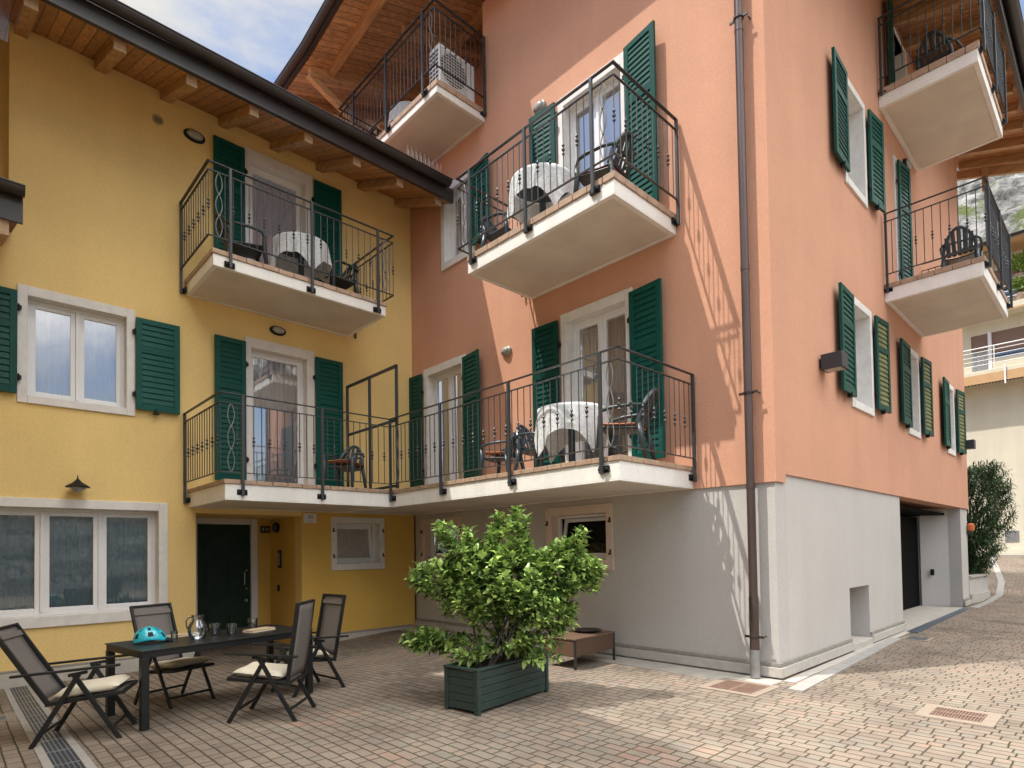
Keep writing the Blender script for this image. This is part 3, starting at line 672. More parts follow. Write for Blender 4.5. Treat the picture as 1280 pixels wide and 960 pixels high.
# wing on the left: roof edge over the courtyard, porch roof with its own gutter end
m = MB(); m.prism([(-.22, 4.4, 9.0), (.30, 6.65, 9.0), (-3.5, 6.65, 10.4), (-3.5, 4.4, 10.4)], (0, 0, .2)); m.prism([(.30, 6.65, 9.0), (.36, 9.29, 9.0), (-3.5, 9.29, 10.4), (-3.5, 6.65, 10.4)], (0, 0, .2)); m.build('wing_roof', ROO, yh, YO)
m = MB(); m.prism([(.60, 9.64, 5.93), (.60, 10.95, 6.32), (.60, 10.95, 6.5), (.60, 9.64, 6.12)], (-1.6, 0, 0)); m.build('porch_roof', ROO, yh, YO)
m = MB(); m.box((-1.0, 9.60, 5.9), (.64, 9.638, 6.30)); m.build('fascia', BRN, yh, YO, bevel=.004)
gutter(yh, YO, [(-1.0, 9.50, 6.31), (.65, 9.50, 6.30)], .099)
for x in (.44, -.3):
    m = MB(); m.prism([(x-.06, 9.66, 5.72), (x-.06, 10.95, 6.1), (x-.06, 10.95, 6.3), (x-.06, 9.66, 5.92)], (.13, 0, 0)); o = m.build('rafter', BEA, yh, YO, bevel=.006)
    e = MB(); e.box((x-.058, 9.654, 5.722), (x+.068, 9.658, 5.918)); e.build('rafter_end', END, o, YO)

# ------------------------------------------------------------------ the pink house
PO = (7.43, 3.03, 0)
ph = thing('pink_house', 'salmon pink rendered house with green shutters, white balconies and a grey ground floor', 'house', PO)
PW = Fr((7.43, 0, 0), (0, -1, 0), (-1, 0, 0)); RW = Fr((0, 3.03, 0), (1, 0, 0), (0, -1, 0))
PG = Fr((7.46, 0, 0), (0, -1, 0), (-1, 0, 0)); RG = Fr((0, 3.06, 0), (1, 0, 0), (0, -1, 0))
H = []
H.append(window(ph, PO, PW, -6.52, -5.08, 2.77, 5.59, .13, .13, .16, 0, 2, name='balcony_door'))
H.append(window(ph, PO, PW, -10.49, -9.06, 2.77, 5.59, .13, .13, .16, 0, 2, name='balcony_door'))
H.append(window(ph, PO, PW, -6.50, -5.08, 6.37, 9.25, .13, .13, .16, 0, 2, name='balcony_door'))
H.append(window(ph, PO, PW, -9.80, -8.72, 7.51, 9.24, .12, .12, .15, .14, 2))
H.append((-10.95, -8.41, 10.06, 13))
m = MB(PW); wall(m, -10.949, -3.03, 2.46, 12.3, H); m.box((-3.33, 2.461, -.299), (-3.031, 2.57, -.03))
m.box((-14, 9.0, -.3), (-10.95, 10.06, -.001))
H2 = []
for (a, b, c, d) in ((10.42, 11.53, 7.5, 9.33), (10.42, 11.55, 3.86, 5.69), (13.88, 14.80, 3.86, 5.66), (17.5, 18.36, 3.84, 5.6)):
    H2.append(window(ph, PO, RW, a-.03, b, c, d, .10, .10, .12, .12, 1, gap=False, depth=.24))
H2.append(window(ph, PO, RW, 13.36, 14.62, 6.4, 9.3, .12, .12, .12, 0, 2, name='balcony_door'))
H2.append(window(ph, PO, RW, 13.36, 14.62, 10.15, 12.05, .12, .12, .02, 0, 2, name='balcony_door'))
m.fr = RW; wall(m, 7.7305, 19.95, 2.57, 12.28, H2)
m.fr = None
m.box((19.65, 3.34, 2.57), (19.95, 14, 12.5)); m.box((7.74, 13.7, 9.3), (19.64, 14, 12.5)); m.box((7.74, 11.26, -.3), (8.0, 13.69, 10.06))
m.box((7.74, 8.11, 10.3), (9.4, 8.409, 13.2)); m.box((9.4, 8.0, 10.06), (9.7, 13.69, 13.9))          # loggia walls
m.box((7.74, 3.34, 2.60), (19.64, 13.69, 2.66)); m.box((7.74, 8.41, 10.0), (9.39, 13.69, 10.058))     # floors
m.build('wall', PNK, ph, PO)
for (hu, sg, v0, v1, w, an) in ((-6.54, -1, 2.93, 5.5, .57, .05), (-5.10, 1, 2.93, 5.49, .59, .10), (-10.50, -1, 3.0, 5.5, .43, .02), (-9.08, 1, 3.0, 5.5, .60, .12),
                                (-6.52, -1, 6.6, 9.22, .57, .05), (-5.10, 1, 6.6, 9.23, .59, .12), (-8.72, 1, 7.62, 9.14, .58, .12)):
    shutter(ph, PO, PW, hu, sg, v0, v1, w, an)
for (hl, hr, v0, v1) in ((10.40, 11.56, 7.62, 9.25), (10.40, 11.57, 3.99, 5.62), (13.86, 14.83, 3.97, 5.6), (17.48, 18.40, 3.95, 5.55)):
    shutter(ph, PO, RW, hl, -1, v0, v1, .70, .0); shutter(ph, PO, RW, hr, 1, v0, v1, .60, .06, slat=WORN if v0 < 5 else GRN, label='green shutter with sun worn tan slats' if v0 < 5 else None)
shutter(ph, PO, RW, 13.42, 1, 6.5, 9.2, .56, .12); shutter(ph, PO, RW, 13.36, -1, 10.2, 12.2, .5, .12)
# ground floor: grey and white render, cellar windows, niche, garage opening
G = [window(ph, PO, PG, -6.97, -5.55, 1.32, 2.365, .13, .13, .14, .16, 1, tilt=.17, gm=GL3, gap=False, name='cellar_window', trim=mat('pinkish_stone', (.65, .52, .43), .75, .08, 8, .1, 100), curtain=False),
     window(ph, PO, PG, -10.70, -9.27, 1.32, 2.355, .13, .13, .14, .16, 1, tilt=.17, gm=GL3, gap=False, name='cellar_window', trim=MATS['pinkish_stone'], curtain=False)]
m = MB(PG); wall(m, -10.94, -3.061, -.5, 2.459, G)
m.fr = RG; wall(m, 7.7605, 13.2, -.3, 2.569, [(10.16, 11.13, .10, .98)], .3)
m.box((10.05, .0, -.62), (11.25, 1.1, -.301)); m.fr = None
m.box((12.9, 3.37, -.3), (13.2, 9, 2.56)); m.box((18.8, 3.9, -.3), (19.2, 9, 2.568)); m.prism([(18.72, 3.899, -.3), (19.04, 3.34, -.3), (19.2, 3.34, -.3), (19.2, 3.899, -.3)], (0, 0, 2.868))
m.box((19.04, 3.07, -.3), (19.9, 3.339, 2.568)); m.box((13.21, 3.9, 2.43), (18.79, 4.2, 2.568)); m.box((12.9, 9.0, -.3), (19.2, 9.3, 2.56))
m.build('ground_floor_wall', GRY, ph, PO)
m = MB(); m.box((13.21, 3.78, 2.40), (18.6, 3.899, 2.56)); m.build('garage_lintel', GRN, ph, PO, bevel=.004)
m = MB(); m.box((13.2, 3.0, -.2), (18.75, 9.0, .006)); m.build('garage_floor', CON, ph, PO)
m = MB(); m.box((13.201, 4.201, .0), (13.23, 8.98, 2.42)); m.box((18.77, 4.201, .0), (18.799, 8.98, 2.42)); m.box((13.23, 8.95, .0), (18.77, 8.99, 2.42)); m.box((13.2, 4.2, 2.37), (18.8, 9.0, 2.40)); m.build('garage_dark_lining', DRK, ph, PO)  # near-black boxes: the darkness inside the garage is put into their colour
m = MB(); m.box((12.6, 3.4, .0), (12.64, 13.6, 2.4)); m.box((7.78, 8.2, .0), (12.6, 8.25, 2.4)); m.build('cellar_light_block', DRK, ph, PO)  # dark panels added to block garage light behind the cellar windows
m = MB(); m.box((17.1, 3.96, .01), (18.76, 4.02, 2.36)); m.build('garage_dark_sheet', NIG, ph, PO, bevel=.005)  # near-black sheet added so the open garage reads as deep shade
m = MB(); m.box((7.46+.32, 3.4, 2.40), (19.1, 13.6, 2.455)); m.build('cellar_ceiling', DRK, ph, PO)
skirting(ph, PO, PG, ((-10.93, -3.01),), v0=.022, h=.20, step=.145, back=.024); skirting(ph, PO, RG, ((7.46, 10.16), (11.13, 13.2), (19.04, 19.9)), v0=.022, h=.20, step=.145)
m = MB(RG); m.box((10.165, -.3, -.29), (11.125, .11, .045)); m.build('niche_sill', SKT, ph, PO, bevel=.01)
# balconies
slab(ph, PO, 5.722, 7.425, 4.15, 10.945, 2.46, 2.70, 2.765, ('y0', 'x0'))
railing(ph, PO, [(5.68, 9.1), (5.68, 4.11), (7.40, 4.11)], 2.87, 3.89, 4.03, [(5.66, 9.06, -1, 0), (5.66, 7.58, -1, 0), (5.66, 5.98, -1, 0), (5.66, 4.37, -1, 0), (7.37, 4.10, 0, -1)], 2.55, scrolls=((5.68, 8.86), (5.68, 4.24)))
slab(ph, PO, 5.97, 7.425, 4.33, 7.20, 6.08, 6.275, 6.365, ('y0', 'x0', 'y1'))
railing(ph, PO, [(7.40, 7.38), (5.92, 7.38), (5.92, 4.27), (7.40, 4.27)], 6.54, 7.54, 7.69, [(5.90, 7.05, -1, 0), (5.90, 5.82, -1, 0), (5.90, 4.61, -1, 0), (7.37, 4.26, 0, -1), (7.37, 7.38, 0, 0)], 6.18, scrolls=((5.92, 7.22), (5.92, 4.44)))
slab(ph, PO, 6.28, 7.425, 8.38, 11.9, 9.92, 10.05, 10.15, ('y0', 'x0'))
railing(ph, PO, [(7.41, 8.34), (6.22, 8.34), (6.22, 11.9), (7.4, 11.9)], 10.36, 11.40, 11.55, [(7.38, 8.33, 0, -1), (6.20, 8.70, -1, 0), (6.20, 9.95, -1, 0), (6.20, 11.25, -1, 0)], 10.0, scrolls=((6.22, 8.46), (6.22, 11.42)))
slab(ph, PO, 12.5, 15.26, 1.58, 3.025, 6.13, 6.37, 6.46, ('y0', 'x0', 'x1'))
railing(ph, PO, [(12.46, 3.0), (12.46, 1.53), (15.32, 1.53), (15.32, 3.0)], 6.62, 7.60, 7.75, [(12.62, 1.51, 0, -1), (13.9, 1.51, 0, -1), (15.15, 1.51, 0, -1), (12.46, 2.97, -1, 0)], 6.28)
slab(ph, PO, 12.5, 15.26, 1.56, 3.025, 9.78, 10.0, 10.12, ('y0', 'x0', 'x1'))
railing(ph, PO, [(12.46, 3.0), (12.46, 1.51), (15.32, 1.51), (15.32, 3.0)], 10.3, 11.30, 11.44, [(12.62, 1.49, 0, -1), (13.9, 1.49, 0, -1), (15.15, 1.49, 0, -1), (12.46, 2.97, -1, 0)], 9.98)
# roofs: planked soffits on rafters, fascia, gutters
def sheet(pts, th, m): return m.prism(pts, (0, 0, th))
m = MB(); sheet([(6.3, 1.47, 11.83), (20.7, 1.47, 11.83), (20.7, 9, 14.1), (6.3, 9, 14.1)], .03, m); m.build('soffit', PLN2, ph, PO)
m = MB(); sheet([(6.3, 1.475, 11.865), (20.75, 1.475, 11.865), (20.75, 9, 14.135), (6.3, 9, 14.135)], .22, m)
sheet([(6.3, 1.3, 12.0), (6.3, 8.4, 12.0), (9.8, 8.4, 13.05), (9.8, 1.3, 13.05)], .2, m)
sheet([(9.7, 8.4, 13.66), (20.7, 8.4, 13.9), (20.7, 14.5, 13.2), (9.7, 14.5, 13.2)], .2, m)
m.build('roof', ROO, ph, PO)
for k in range(17):
    x = 7.0+.84*k; m = MB(); m.prism([(x-.07, 1.55, 11.66), (x-.07, 3.05, 12.11), (x-.07, 3.05, 12.305), (x-.07, 1.55, 11.852)], (.14, 0, 0)); m.build('rafter', BEA, ph, PO, bevel=.006)
m = MB(); m.bar((20.62, 1.5, 11.55), (20.62, 3.3, 12.12), .12, .22); m.bar((20.5, 2.5, 11.3), (20.5, 2.5, 12.1), .13, .13); m.build('barge_board', BEA, ph, PO, bevel=.006)
m = MB(); m.box((6.3, 1.40, 11.66), (20.7, 1.468, 12.03)); m.build('fascia', BRN, ph, PO)
gutter(ph, PO, [(6.3, 1.30, 11.98), (20.7, 1.30, 11.98)], .099)
EV = [(5.42, 8.0, 12.44), (5.42, 10.11, 12.29), (5.42, 11.57, 12.10), (5.42, 14.4, 12.08)]
for (p, q) in zip(EV, EV[1:]):
    m = MB(); sheet([(p[0], p[1], p[2]), (q[0], q[1], q[2]), (9.75, q[1], q[2]+1.6), (9.75, p[1], p[2]+1.6)], .03, m); m.build('soffit', PLN3, ph, PO)
m = MB(); rows = [[(x, p[1], p[2]+s_+.032) for (x, s_) in ((5.40, 0), (9.75, 1.6), (9.75, 1.85), (5.40, .25))] for p in EV]
I = [[m.P(c) for c in r_] for r_ in rows]
for A, B in zip(I, I[1:]):
    for j in range(4): m.f.append([A[j], A[(j+1) % 4], B[(j+1) % 4], B[j]]); m.m.append(0)
for A in (I[0], I[-1]): m.f.append(A); m.m.append(0)
m.build('roof', ROO, ph, PO)
gutter(ph, PO, [(p[0]-.12, p[1], p[2]+.13) for p in EV], .10)
m = MB()
for p, q in zip(EV, EV[1:]): m.bar((5.36, p[1], p[2]+.08), (5.36, q[1], q[2]+.08), .05, .2)
m.build('fascia', BRN, ph, PO)
def cz(x, y):
    for p, q in zip(EV, EV[1:]):
        if p[1] <= y <= q[1]: return p[2]+(q[2]-p[2])*(y-p[1])/(q[1]-p[1]) + 1.6*(x-5.42)/4.33
    return 12.2
for (p, q, w_, h_) in (((6.0, 8.6, 0), (6.0, 11.95, 0), .14, .18), ((8.3, 8.5, 0), (8.3, 13.5, 0), .16, .2)):
    m = MB(); m.bar((p[0], p[1], cz(p[0], p[1])-h_/2), (q[0], q[1], cz(q[0], q[1])-h_/2), w_, h_); m.build('purlin', BEA, ph, PO, bevel=.008)
for (y, dz, x0_) in ((10.35, .0, 6.9), (11.95, .0, 5.56), (13.2, .0, 5.56)):
    m = MB(); m.bar((x0_, y, cz(x0_, y)-.11), (9.39, y, cz(9.39, y)-.11), .16, .20); o = m.build('rafter', BEX, ph, PO, bevel=.008)
    e = MB(); e.box((x0_-.006, y-.078, cz(x0_, y)-.205), (x0_-.002, y+.078, cz(x0_, y)-.015)); e.build('rafter_end', END, o, PO)
m = MB(); m.bar((5.55, 12.0, 12.02), (7.43, 12.0, 11.2), .13, .15); m.build('brace', BEX, ph, PO, bevel=.008)
# loggia door with its green shutters
LW = Fr((9.4, 0, 0), (0, -1, 0), (-1, 0, 0))
w_ = window(ph, PO, LW, -11.3, -10.1, 10.12, 12.4, .1, .1, .1, 0, 2, name='balcony_door', depth=-.03, curtain=False)
shutter(ph, PO, LW, -11.32, -1, 10.2, 12.3, .55, .05); shutter(ph, PO, LW, -10.08, 1, 10.2, 12.3, .55, .05)
# downpipe near the corner
m = MB(); m.tube(((7.31, 3.30, 12), (7.31, 3.30, .9)), .052, 16); m.tube(((7.31, 3.30, 1.02), (7.31, 3.30, .02)), .058, 16)
for z in (2.42, 5.2, 8.3): m.tube(((7.31, 3.30, z-.03), (7.31, 3.30, z+.03)), .056, 16)
dp = m.build('downpipe', PIP, ph, PO, smooth=40)
m = MB(); m.tube(((7.31, 3.30, .012), (7.31, 3.30, .36)), .061, 16); m.build('pipe_boot', STE, dp, PO, smooth=40)
for z in (.52, 3.6, 8.45):
    m = MB(); m.tube(((7.31, 3.30, z-.012), (7.31, 3.30, z+.012)), .066, 16); m.bar((7.31, 3.18, z), (7.31, 3.42, z), .02, .03); m.bar((7.36, 3.2, z), (7.43, 3.2, z), .014, .014); m.build('pipe_clamp', BRN, dp, PO, smooth=40)

# ------------------------------------------------------------------ the beige building up the lane
BO = (34, 4, 1.0)
bh = thing('apartment_building', 'cream apartment building at the end of the lane with an orange balcony band', 'building', BO)
BW = Fr((34, 0, 0), (0, -1, 0), (-1, 0, 0)); m = MB(BW)
BH = [(-4.86, -4.26, 9.36, 11.15), (-4.12, 2, 9.9, 11.15), (-4.9, 2, 12.5, 13.9)]
wall(m, -16, 30, -.5, 14.6, BH, .3); m.box((-16, -.5, -12), (-15.7, 14.6, -.301)); m.box((29.7, -.5, -12), (30, 14.6, -.301)); m.box((-16, -.5, -12.3), (30, 14.6, -12)); m.box((-15.6, 9.0, -11.9), (29.6, 9.2, -.31)); m.box((-15.6, 12.1, -11.9), (29.6, 12.3, -.31))
m.build('wall', CRM, bh, BO)
m = MB(BW); m.box((-16, 9.0, .0), (30, 9.30, .9)); m.box((-16, 11.75, 0), (30, 12.05, .9)); m.build('balcony', CRM, bh, BO, bevel=.02)
m = MB(BW); m.box((-16, 8.72, .901), (30, 9.12, .93)); m.box((-16, 11.72, .901), (30, 11.80, .93)); m.build('orange_band', ORB, bh, BO)
m = MB(BW)
for k in range(120): u = -6+k*.12; m.prism([(u, 8.721, .905), (u+.12, 8.721, .905), (u+.06, 8.64, .905)], (0, 0, .012))
m.build('awning_valance', BRN, bh, BO)
m = MB(BW); m.box((-4.86, 10.45, -.12), (-4.26, 11.15, -.06)); m.box((-4.12, 10.25, -.12), (2, 11.15, -.06)); m.box((-4.9, 13.0, -.12), (2, 13.9, -.06)); m.build('blind', BLD, bh, BO)
m = MB(BW); m.box((-4.86, 9.36, -.2), (-4.82, 11.15, -.121)); m.box((-4.30, 9.36, -.2), (-4.26, 11.15, -.121)); m.box((-4.25, 9.3, 0), (-4.13, 11.2, .04)); m.box((-4.12, 9.9, -.2), (2, 9.96, -.121)); m.build('window_frame', PVC, bh, BO)
m = MB(BW); m.grid(lambda s, t: (-4.84+.56*s, 9.4+1.1*t, -.26+.02*math.sin(s*30)), 24, 3); m.build('curtain', CUR, bh, BO, smooth=True, recalc=False)
m = MB(BW); m.box((-16, 9.2, -6), (30, 11.7, -5.9)); m.build('inner_wall', DRK, bh, BO)
m = MB(BW); m.box((-4.1, 9.97, -.16), (1.98, 10.3, -.15)); m.box((-4.88, 12.52, -.16), (1.98, 13.1, -.15)); m.build('pane', GL2, bh, BO)
m = MB(BW)
for z in (9.55, 9.75, 9.95, 10.15, 10.32): m.tube(((-8, z, .85), (10, z, .85)), .016 if z < 10.3 else .028, 6)
for k in range(12): m.tube(((-5.05+k*1.1, 9.3, .85), (-5.05+k*1.1, 10.32, .85)), .02, 6)
for z in (12.3, 12.55, 12.8, 13.05): m.tube(((-8, z, .85), (10, z, .85)), .018, 6)
m.box((-3.62, 8.55, .95), (-3.56, 9.4, 1.0))
m.build('balcony_railing', WMT, bh, BO)
m = MB(BW); m.prism([(-16, 14.5, 1.5), (-16, 14.6, 1.5), (-16, 17, -6), (-16, 17, -12.3), (-16, 14.5, -12.3)], (46, 0, 0)); m.build('roof', ORB, bh, BO)
gutter(bh, BO, [(32.42, 16, 14.68), (32.42, -30, 14.68)], .10)
m = MB(BW); m.box((-3.90, 1.68, .0), (-3.42, 2.18, .03)); m.build('wall_hatch', STE, bh, BO, bevel=.01)
m = MB(BW); m.box((-16, .5, .001), (30, 1.35, .06)); m.build('plinth', CRM, bh, BO)

# ------------------------------------------------------------------ foliage
def leaves(m, pts, L0, L1, W, droop=.5, fold=.35, up=None):
    """one folded leaf (two quads a side) per entry (position, direction)"""
    for p, d in pts:
        d = Vector(d).normalized(); Ln = rnd.uniform(L0, L1); w = Ln*W*rnd.uniform(.8, 1.15)
        s = d.cross(Vector((rnd.uniform(-.35, .35), rnd.uniform(-.35, .35), 1)))
        s = s.normalized() if s.length > .05 else d.orthogonal().normalized()
        n = s.cross(d)
        a = Vector(p); b = a + d*Ln*.5 + n*Ln*.06; c = a + d*Ln - n*Ln*droop*.25
        i = [m.P(a), m.P(a+d*Ln*.22+s*w*.36+n*w*fold*.5), m.P(b+s*w*.5+n*w*fold*.6), m.P(a+d*Ln*.8+s*w*.3+n*w*fold*.2-n*Ln*droop*.12), m.P(c),
             m.P(a+d*Ln*.8-s*w*.3+n*w*fold*.2-n*Ln*droop*.12), m.P(b-s*w*.5+n*w*fold*.6), m.P(a+d*Ln*.22-s*w*.36+n*w*fold*.5), m.P(b)]
        for f in ((0, 1, 2, 8), (8, 2, 3, 4), (8, 4, 5, 6), (0, 8, 6, 7)):
            m.f.append([i[k] for k in f]); m.m.append(0)
def rv():
    while True:
        v = Vector((rnd.uniform(-1, 1), rnd.uniform(-1, 1), rnd.uniform(-1, 1)))
        if .05 < v.length <= 1: return v
RX = Vector((.7246, -.6892, 0)); FW = Vector((.6892, .7246, 0))
SB = Vector((4.42, 4.82, 0))
# (sideways, height, depth, radius sideways, radius up, share of sprigs)
lobes = [(.02, 1.34, 0, .60, .36, 330), (.06, 1.74, .05, .26, .24, 58), (-.45, 1.64, 0, .24, .26, 42), (-.25, 1.52, .1, .40, .28, 58), (.60, 1.42, 0, .36, .26, 100), (.92, 1.40, -.05, .22, .18, 40), (.86, 1.72, .0, .09, .20, 15), (.66, 1.66, .0, .12, .12, 12),
         (-.70, 1.36, -.02, .34, .20, 64), (-.62, 1.86, 0, .10, .16, 11), (.20, 1.98, .0, .12, .12, 12), (.02, 1.96, .1, .10, .12, 8), (.34, 1.08, -.2, .38, .22, 62), (-.35, 1.10, -.18, .32, .20, 46), (-.92, .70, 0, .20, .11, 36), (-.62, .68, .05, .26, .09, 18), (-.42, .58, -.2, .18, .11, 14), (.05, .70, -.15, .34, .18, 30),
         (.45, .72, -.12, .26, .14, 10), (.62, .95, .05, .20, .26, 36), (.42, .50, -.25, .2, .06, 7), (0, 1.22, .25, .55, .38, 100)]
sh = thing('potted_shrub', 'bushy light green laurel shrub spilling out of the dark green wooden planter', 'shrub', (SB.x, SB.y, .42))
lm = MB(); tm = MB(); tips = []
for (sx, hz, dz, ra, rb, n) in lobes:
    c = SB + RX*sx + FW*dz + Vector((0, 0, hz))
    for k in range(n):
        v = rv(); v = v.normalized()*(v.length**.45)
        p = c + RX*v.x*ra + FW*v.y*ra*.85 + Vector((0, 0, v.z*rb)); 
        if p.z < .40: p.z = .40+rnd.random()*.1
        tips.append((p, (p-SB-Vector((0, 0, .75)))))
for p, d in tips:
    d = Vector(d).normalized()*.7 + Vector((rnd.uniform(-.5, .5), rnd.uniform(-.5, .5), rnd.uniform(.1, .8))); d.normalize()
    q = p - d*rnd.uniform(.10, .17)
    tm.tube((q, p), (.0035, .002), 4, cap=False)
    nl = rnd.randint(8, 12); ph0 = rnd.random()*6; a = d.orthogonal().normalized(); b = d.cross(a); L_ = []
    for k in range(nl):
        t = k/(nl-1); an = ph0 + k*2.4; sp = 1.15-.55*t
        L_.append((q + (p-q)*(.15+.85*t), d*(.35+.5*t) + (a*math.cos(an)+b*math.sin(an))*sp))
    leaves(lm, L_, .06, .12, .54, .6)
for k in range(13):
    a = rnd.random()*6.28; base = SB + Vector((math.cos(a)*.34*.94, math.sin(a)*.12+.0, .40)); tgt = tips[rnd.randrange(int(len(tips)*.75))][0]
    mid = base.lerp(tgt, .5) + Vector((rnd.uniform(-.1, .1), rnd.uniform(-.1, .1), .12))
    tm.tube((base, base.lerp(mid, .5), mid, mid.lerp(tgt, .6), tgt), (.016, .013, .010, .007, .003), 6)
    for j in range(7):
        t2 = min(tips, key=lambda T: (T[0]-mid).length+rnd.random()*.8)[0]; tm.tube((mid, mid.lerp(t2, .6)+Vector((0, 0, .03)), t2), (.008, .005, .002), 5)
lm.build('foliage', LEA, sh, (SB.x, SB.y, .42), recalc=False); tm.build('stem', BRK, sh, (SB.x, SB.y, .42))

oc = Vector((21.5, 3.30, .75))
ol = thing('oleander_bush', 'tall dark oleander bush with narrow leaves at the far corner of the pink house', 'bush', oc)
lm = MB(); tm = MB()
for k in range(900):
    a = rnd.random()*6.28; h = .05+3.1*rnd.random()**.85; rr = (.30+.80*math.sin(min(1, h/3.3)*math.pi*.84)**.7)*(rnd.random()**.4)
    p = oc + Vector((math.cos(a)*rr, math.sin(a)*rr, h)); d = Vector((math.cos(a)*.8+rnd.uniform(-.3, .3), math.sin(a)*.8+rnd.uniform(-.3, .3), rnd.uniform(.1, .9)))
    q = p - d*.32; tm.tube((q, p), (.006, .003), 4, cap=False); d.normalize(); e1 = d.orthogonal().normalized(); e2 = d.cross(e1)
    leaves(lm, [(q+(p-q)*(.1+.9*t/12), d*(.35+.5*t/12) + (e1*math.cos(t*2.1)+e2*math.sin(t*2.1))*.85 - Vector((0, 0, .15))) for t in range(13)], .11, .21, .17, .9)
    if rnd.random() < .012 and h > 1.3:
        fm = MB(); fm.lathe(p+Vector((0, 0, .04)), [(.005, -.05), (.045, -.01), (.06, .02), (.03, .05), (.005, .06)], 7, sq=.8); fm.build('flower', FLW, ol, oc)
for k in range(9): a = rnd.random()*6.28; tm.tube((oc, oc+Vector((math.cos(a)*.25, math.sin(a)*.25, 1.0)), oc+Vector((math.cos(a)*.5, math.sin(a)*.5, 2.2))), (.03, .02, .01), 6)
lm.build('foliage', LEO, ol, oc, recalc=False); tm.build('stem', BRK, ol, oc)
m = MB(); arcp = [(19.91, 3.06), (20.8, 2.96), (21.8, 2.93), (22.5, 3.2), (22.8, 3.9)]
m.prism([(*p, -.1) for p in arcp] + [(22.6, 5, -.1), (19.91, 5, -.1)], (0, 0, .82)); m.mi = 1
m.prism([(p[0], p[1]-.05, .721) for p in arcp] + [(22.6, 5, .721), (19.92, 5, .721)], (0, 0, .05)); m.prism([(p[0]+.01, p[1]-.05, .03) for p in arcp] + [(22.9, 4.5, .03), (20.0, 4.5, .03)], (0, 0, .24))
m.mi = 2; m.prism([(p[0]+(.12 if i < 3 else -.12), p[1]+.15, .772) for i, p in enumerate(arcp)] + [(22.4, 4.9, .772), (20.0, 4.9, .772)], (0, 0, .02))
tag(m.build('planter_wall', (GRY, SKT, SOI)), 'low grey curved planter wall with stone coping under the oleander', 'planter')
def bplant(x, y, z, r, label):
    m = MB(); o = Vector((x, y, z))
    leaves(m, [(o+rv()*r*.8, rv()+Vector((0, 0, .3))) for k in range(330)], .12, .24, .34, .6)
    b = thing('balcony_plant', label, 'plant', (x, y, z-r), group='plants on the far balconies'); m.build('foliage', LEB, b, (x, y, z-r), recalc=False)
    m = MB(); m.tube(((x, y, z-r*1.1), (x, y, z+r*.5)), (.03, .012), 6); m.build('stem', BRK, b, (x, y, z-r))
    m = MB(); m.lathe((x, y, z-r*1.15-.25), [(.14, 0), (.2, .3), (.2, .33)], 12); m.build('pot', TIL, b, (x, y, z-r))
bplant(33.3, 3.05, 13.7, .5, 'pale green leafy plant high on the upper balcony of the cream building')
bplant(33.3, 3.02, 12.75, .4, 'pale green leafy plant hanging lower, under the upper one, on the cream building')

# ------------------------------------------------------------------ ground details
def plate(name, pts, z0, z1, mt, label=None, cat=None, kind=None, group=None):
    m = MB(); m.prism([(x, y, gz(x, y)+z0) for x, y in pts], (0, 0, z1-z0)); o = m.build(name, mt)
    return tag(o, label, cat, group, kind)
def strip(name, path, w, mt, th=.012, n=1):
    m = MB(); 
    P = []
    for (a, b) in zip(path, path[1:]):
        k = max(1, int(math.hypot(b[0]-a[0], b[1]-a[1])/.5)); P += [(a[0]+(b[0]-a[0])*i/k, a[1]+(b[1]-a[1])*i/k) for i in range(k)]
    P.append(path[-1])
    for i, (a, b) in enumerate(zip(P, P[1:])):
        L_ = math.hypot(b[0]-a[0], b[1]-a[1]); nx, ny = -(b[1]-a[1])/L_*w/2, (b[0]-a[0])/L_*w/2; e = .006/L_
        a2 = (a[0]+(b[0]-a[0])*e, a[1]+(b[1]-a[1])*e)
        m.prism([(a2[0]-nx, a2[1]-ny, gz(*a2)-.05), (b[0]-nx, b[1]-ny, gz(*b)-.05), (b[0]+nx, b[1]+ny, gz(*b)-.05), (a2[0]+nx, a2[1]+ny, gz(*a2)-.05)], (0, 0, .05+th))
    o = m.build(name, mt); return tag(o, None, None, kind='structure')
strip('kerb', [(6.98, 2.70), (12.0, 2.90)], .17, LST)
strip('kerb', [(18.85, 2.84), (22.2, 2.72), (25, 3.0), (33.8, 4.45)], .17, LST)
strip('pavement', [(7.38, 2.92), (13.2, 2.98)], .13, SKT, .006)
strip('pavement', [(7.15, 3.0), (7.2, 6.5), (7.2, 10.9)], .5, CON, .004)
strip('pavement', [(33.3, -12), (33.3, 12)], 1.2, LST, .03)
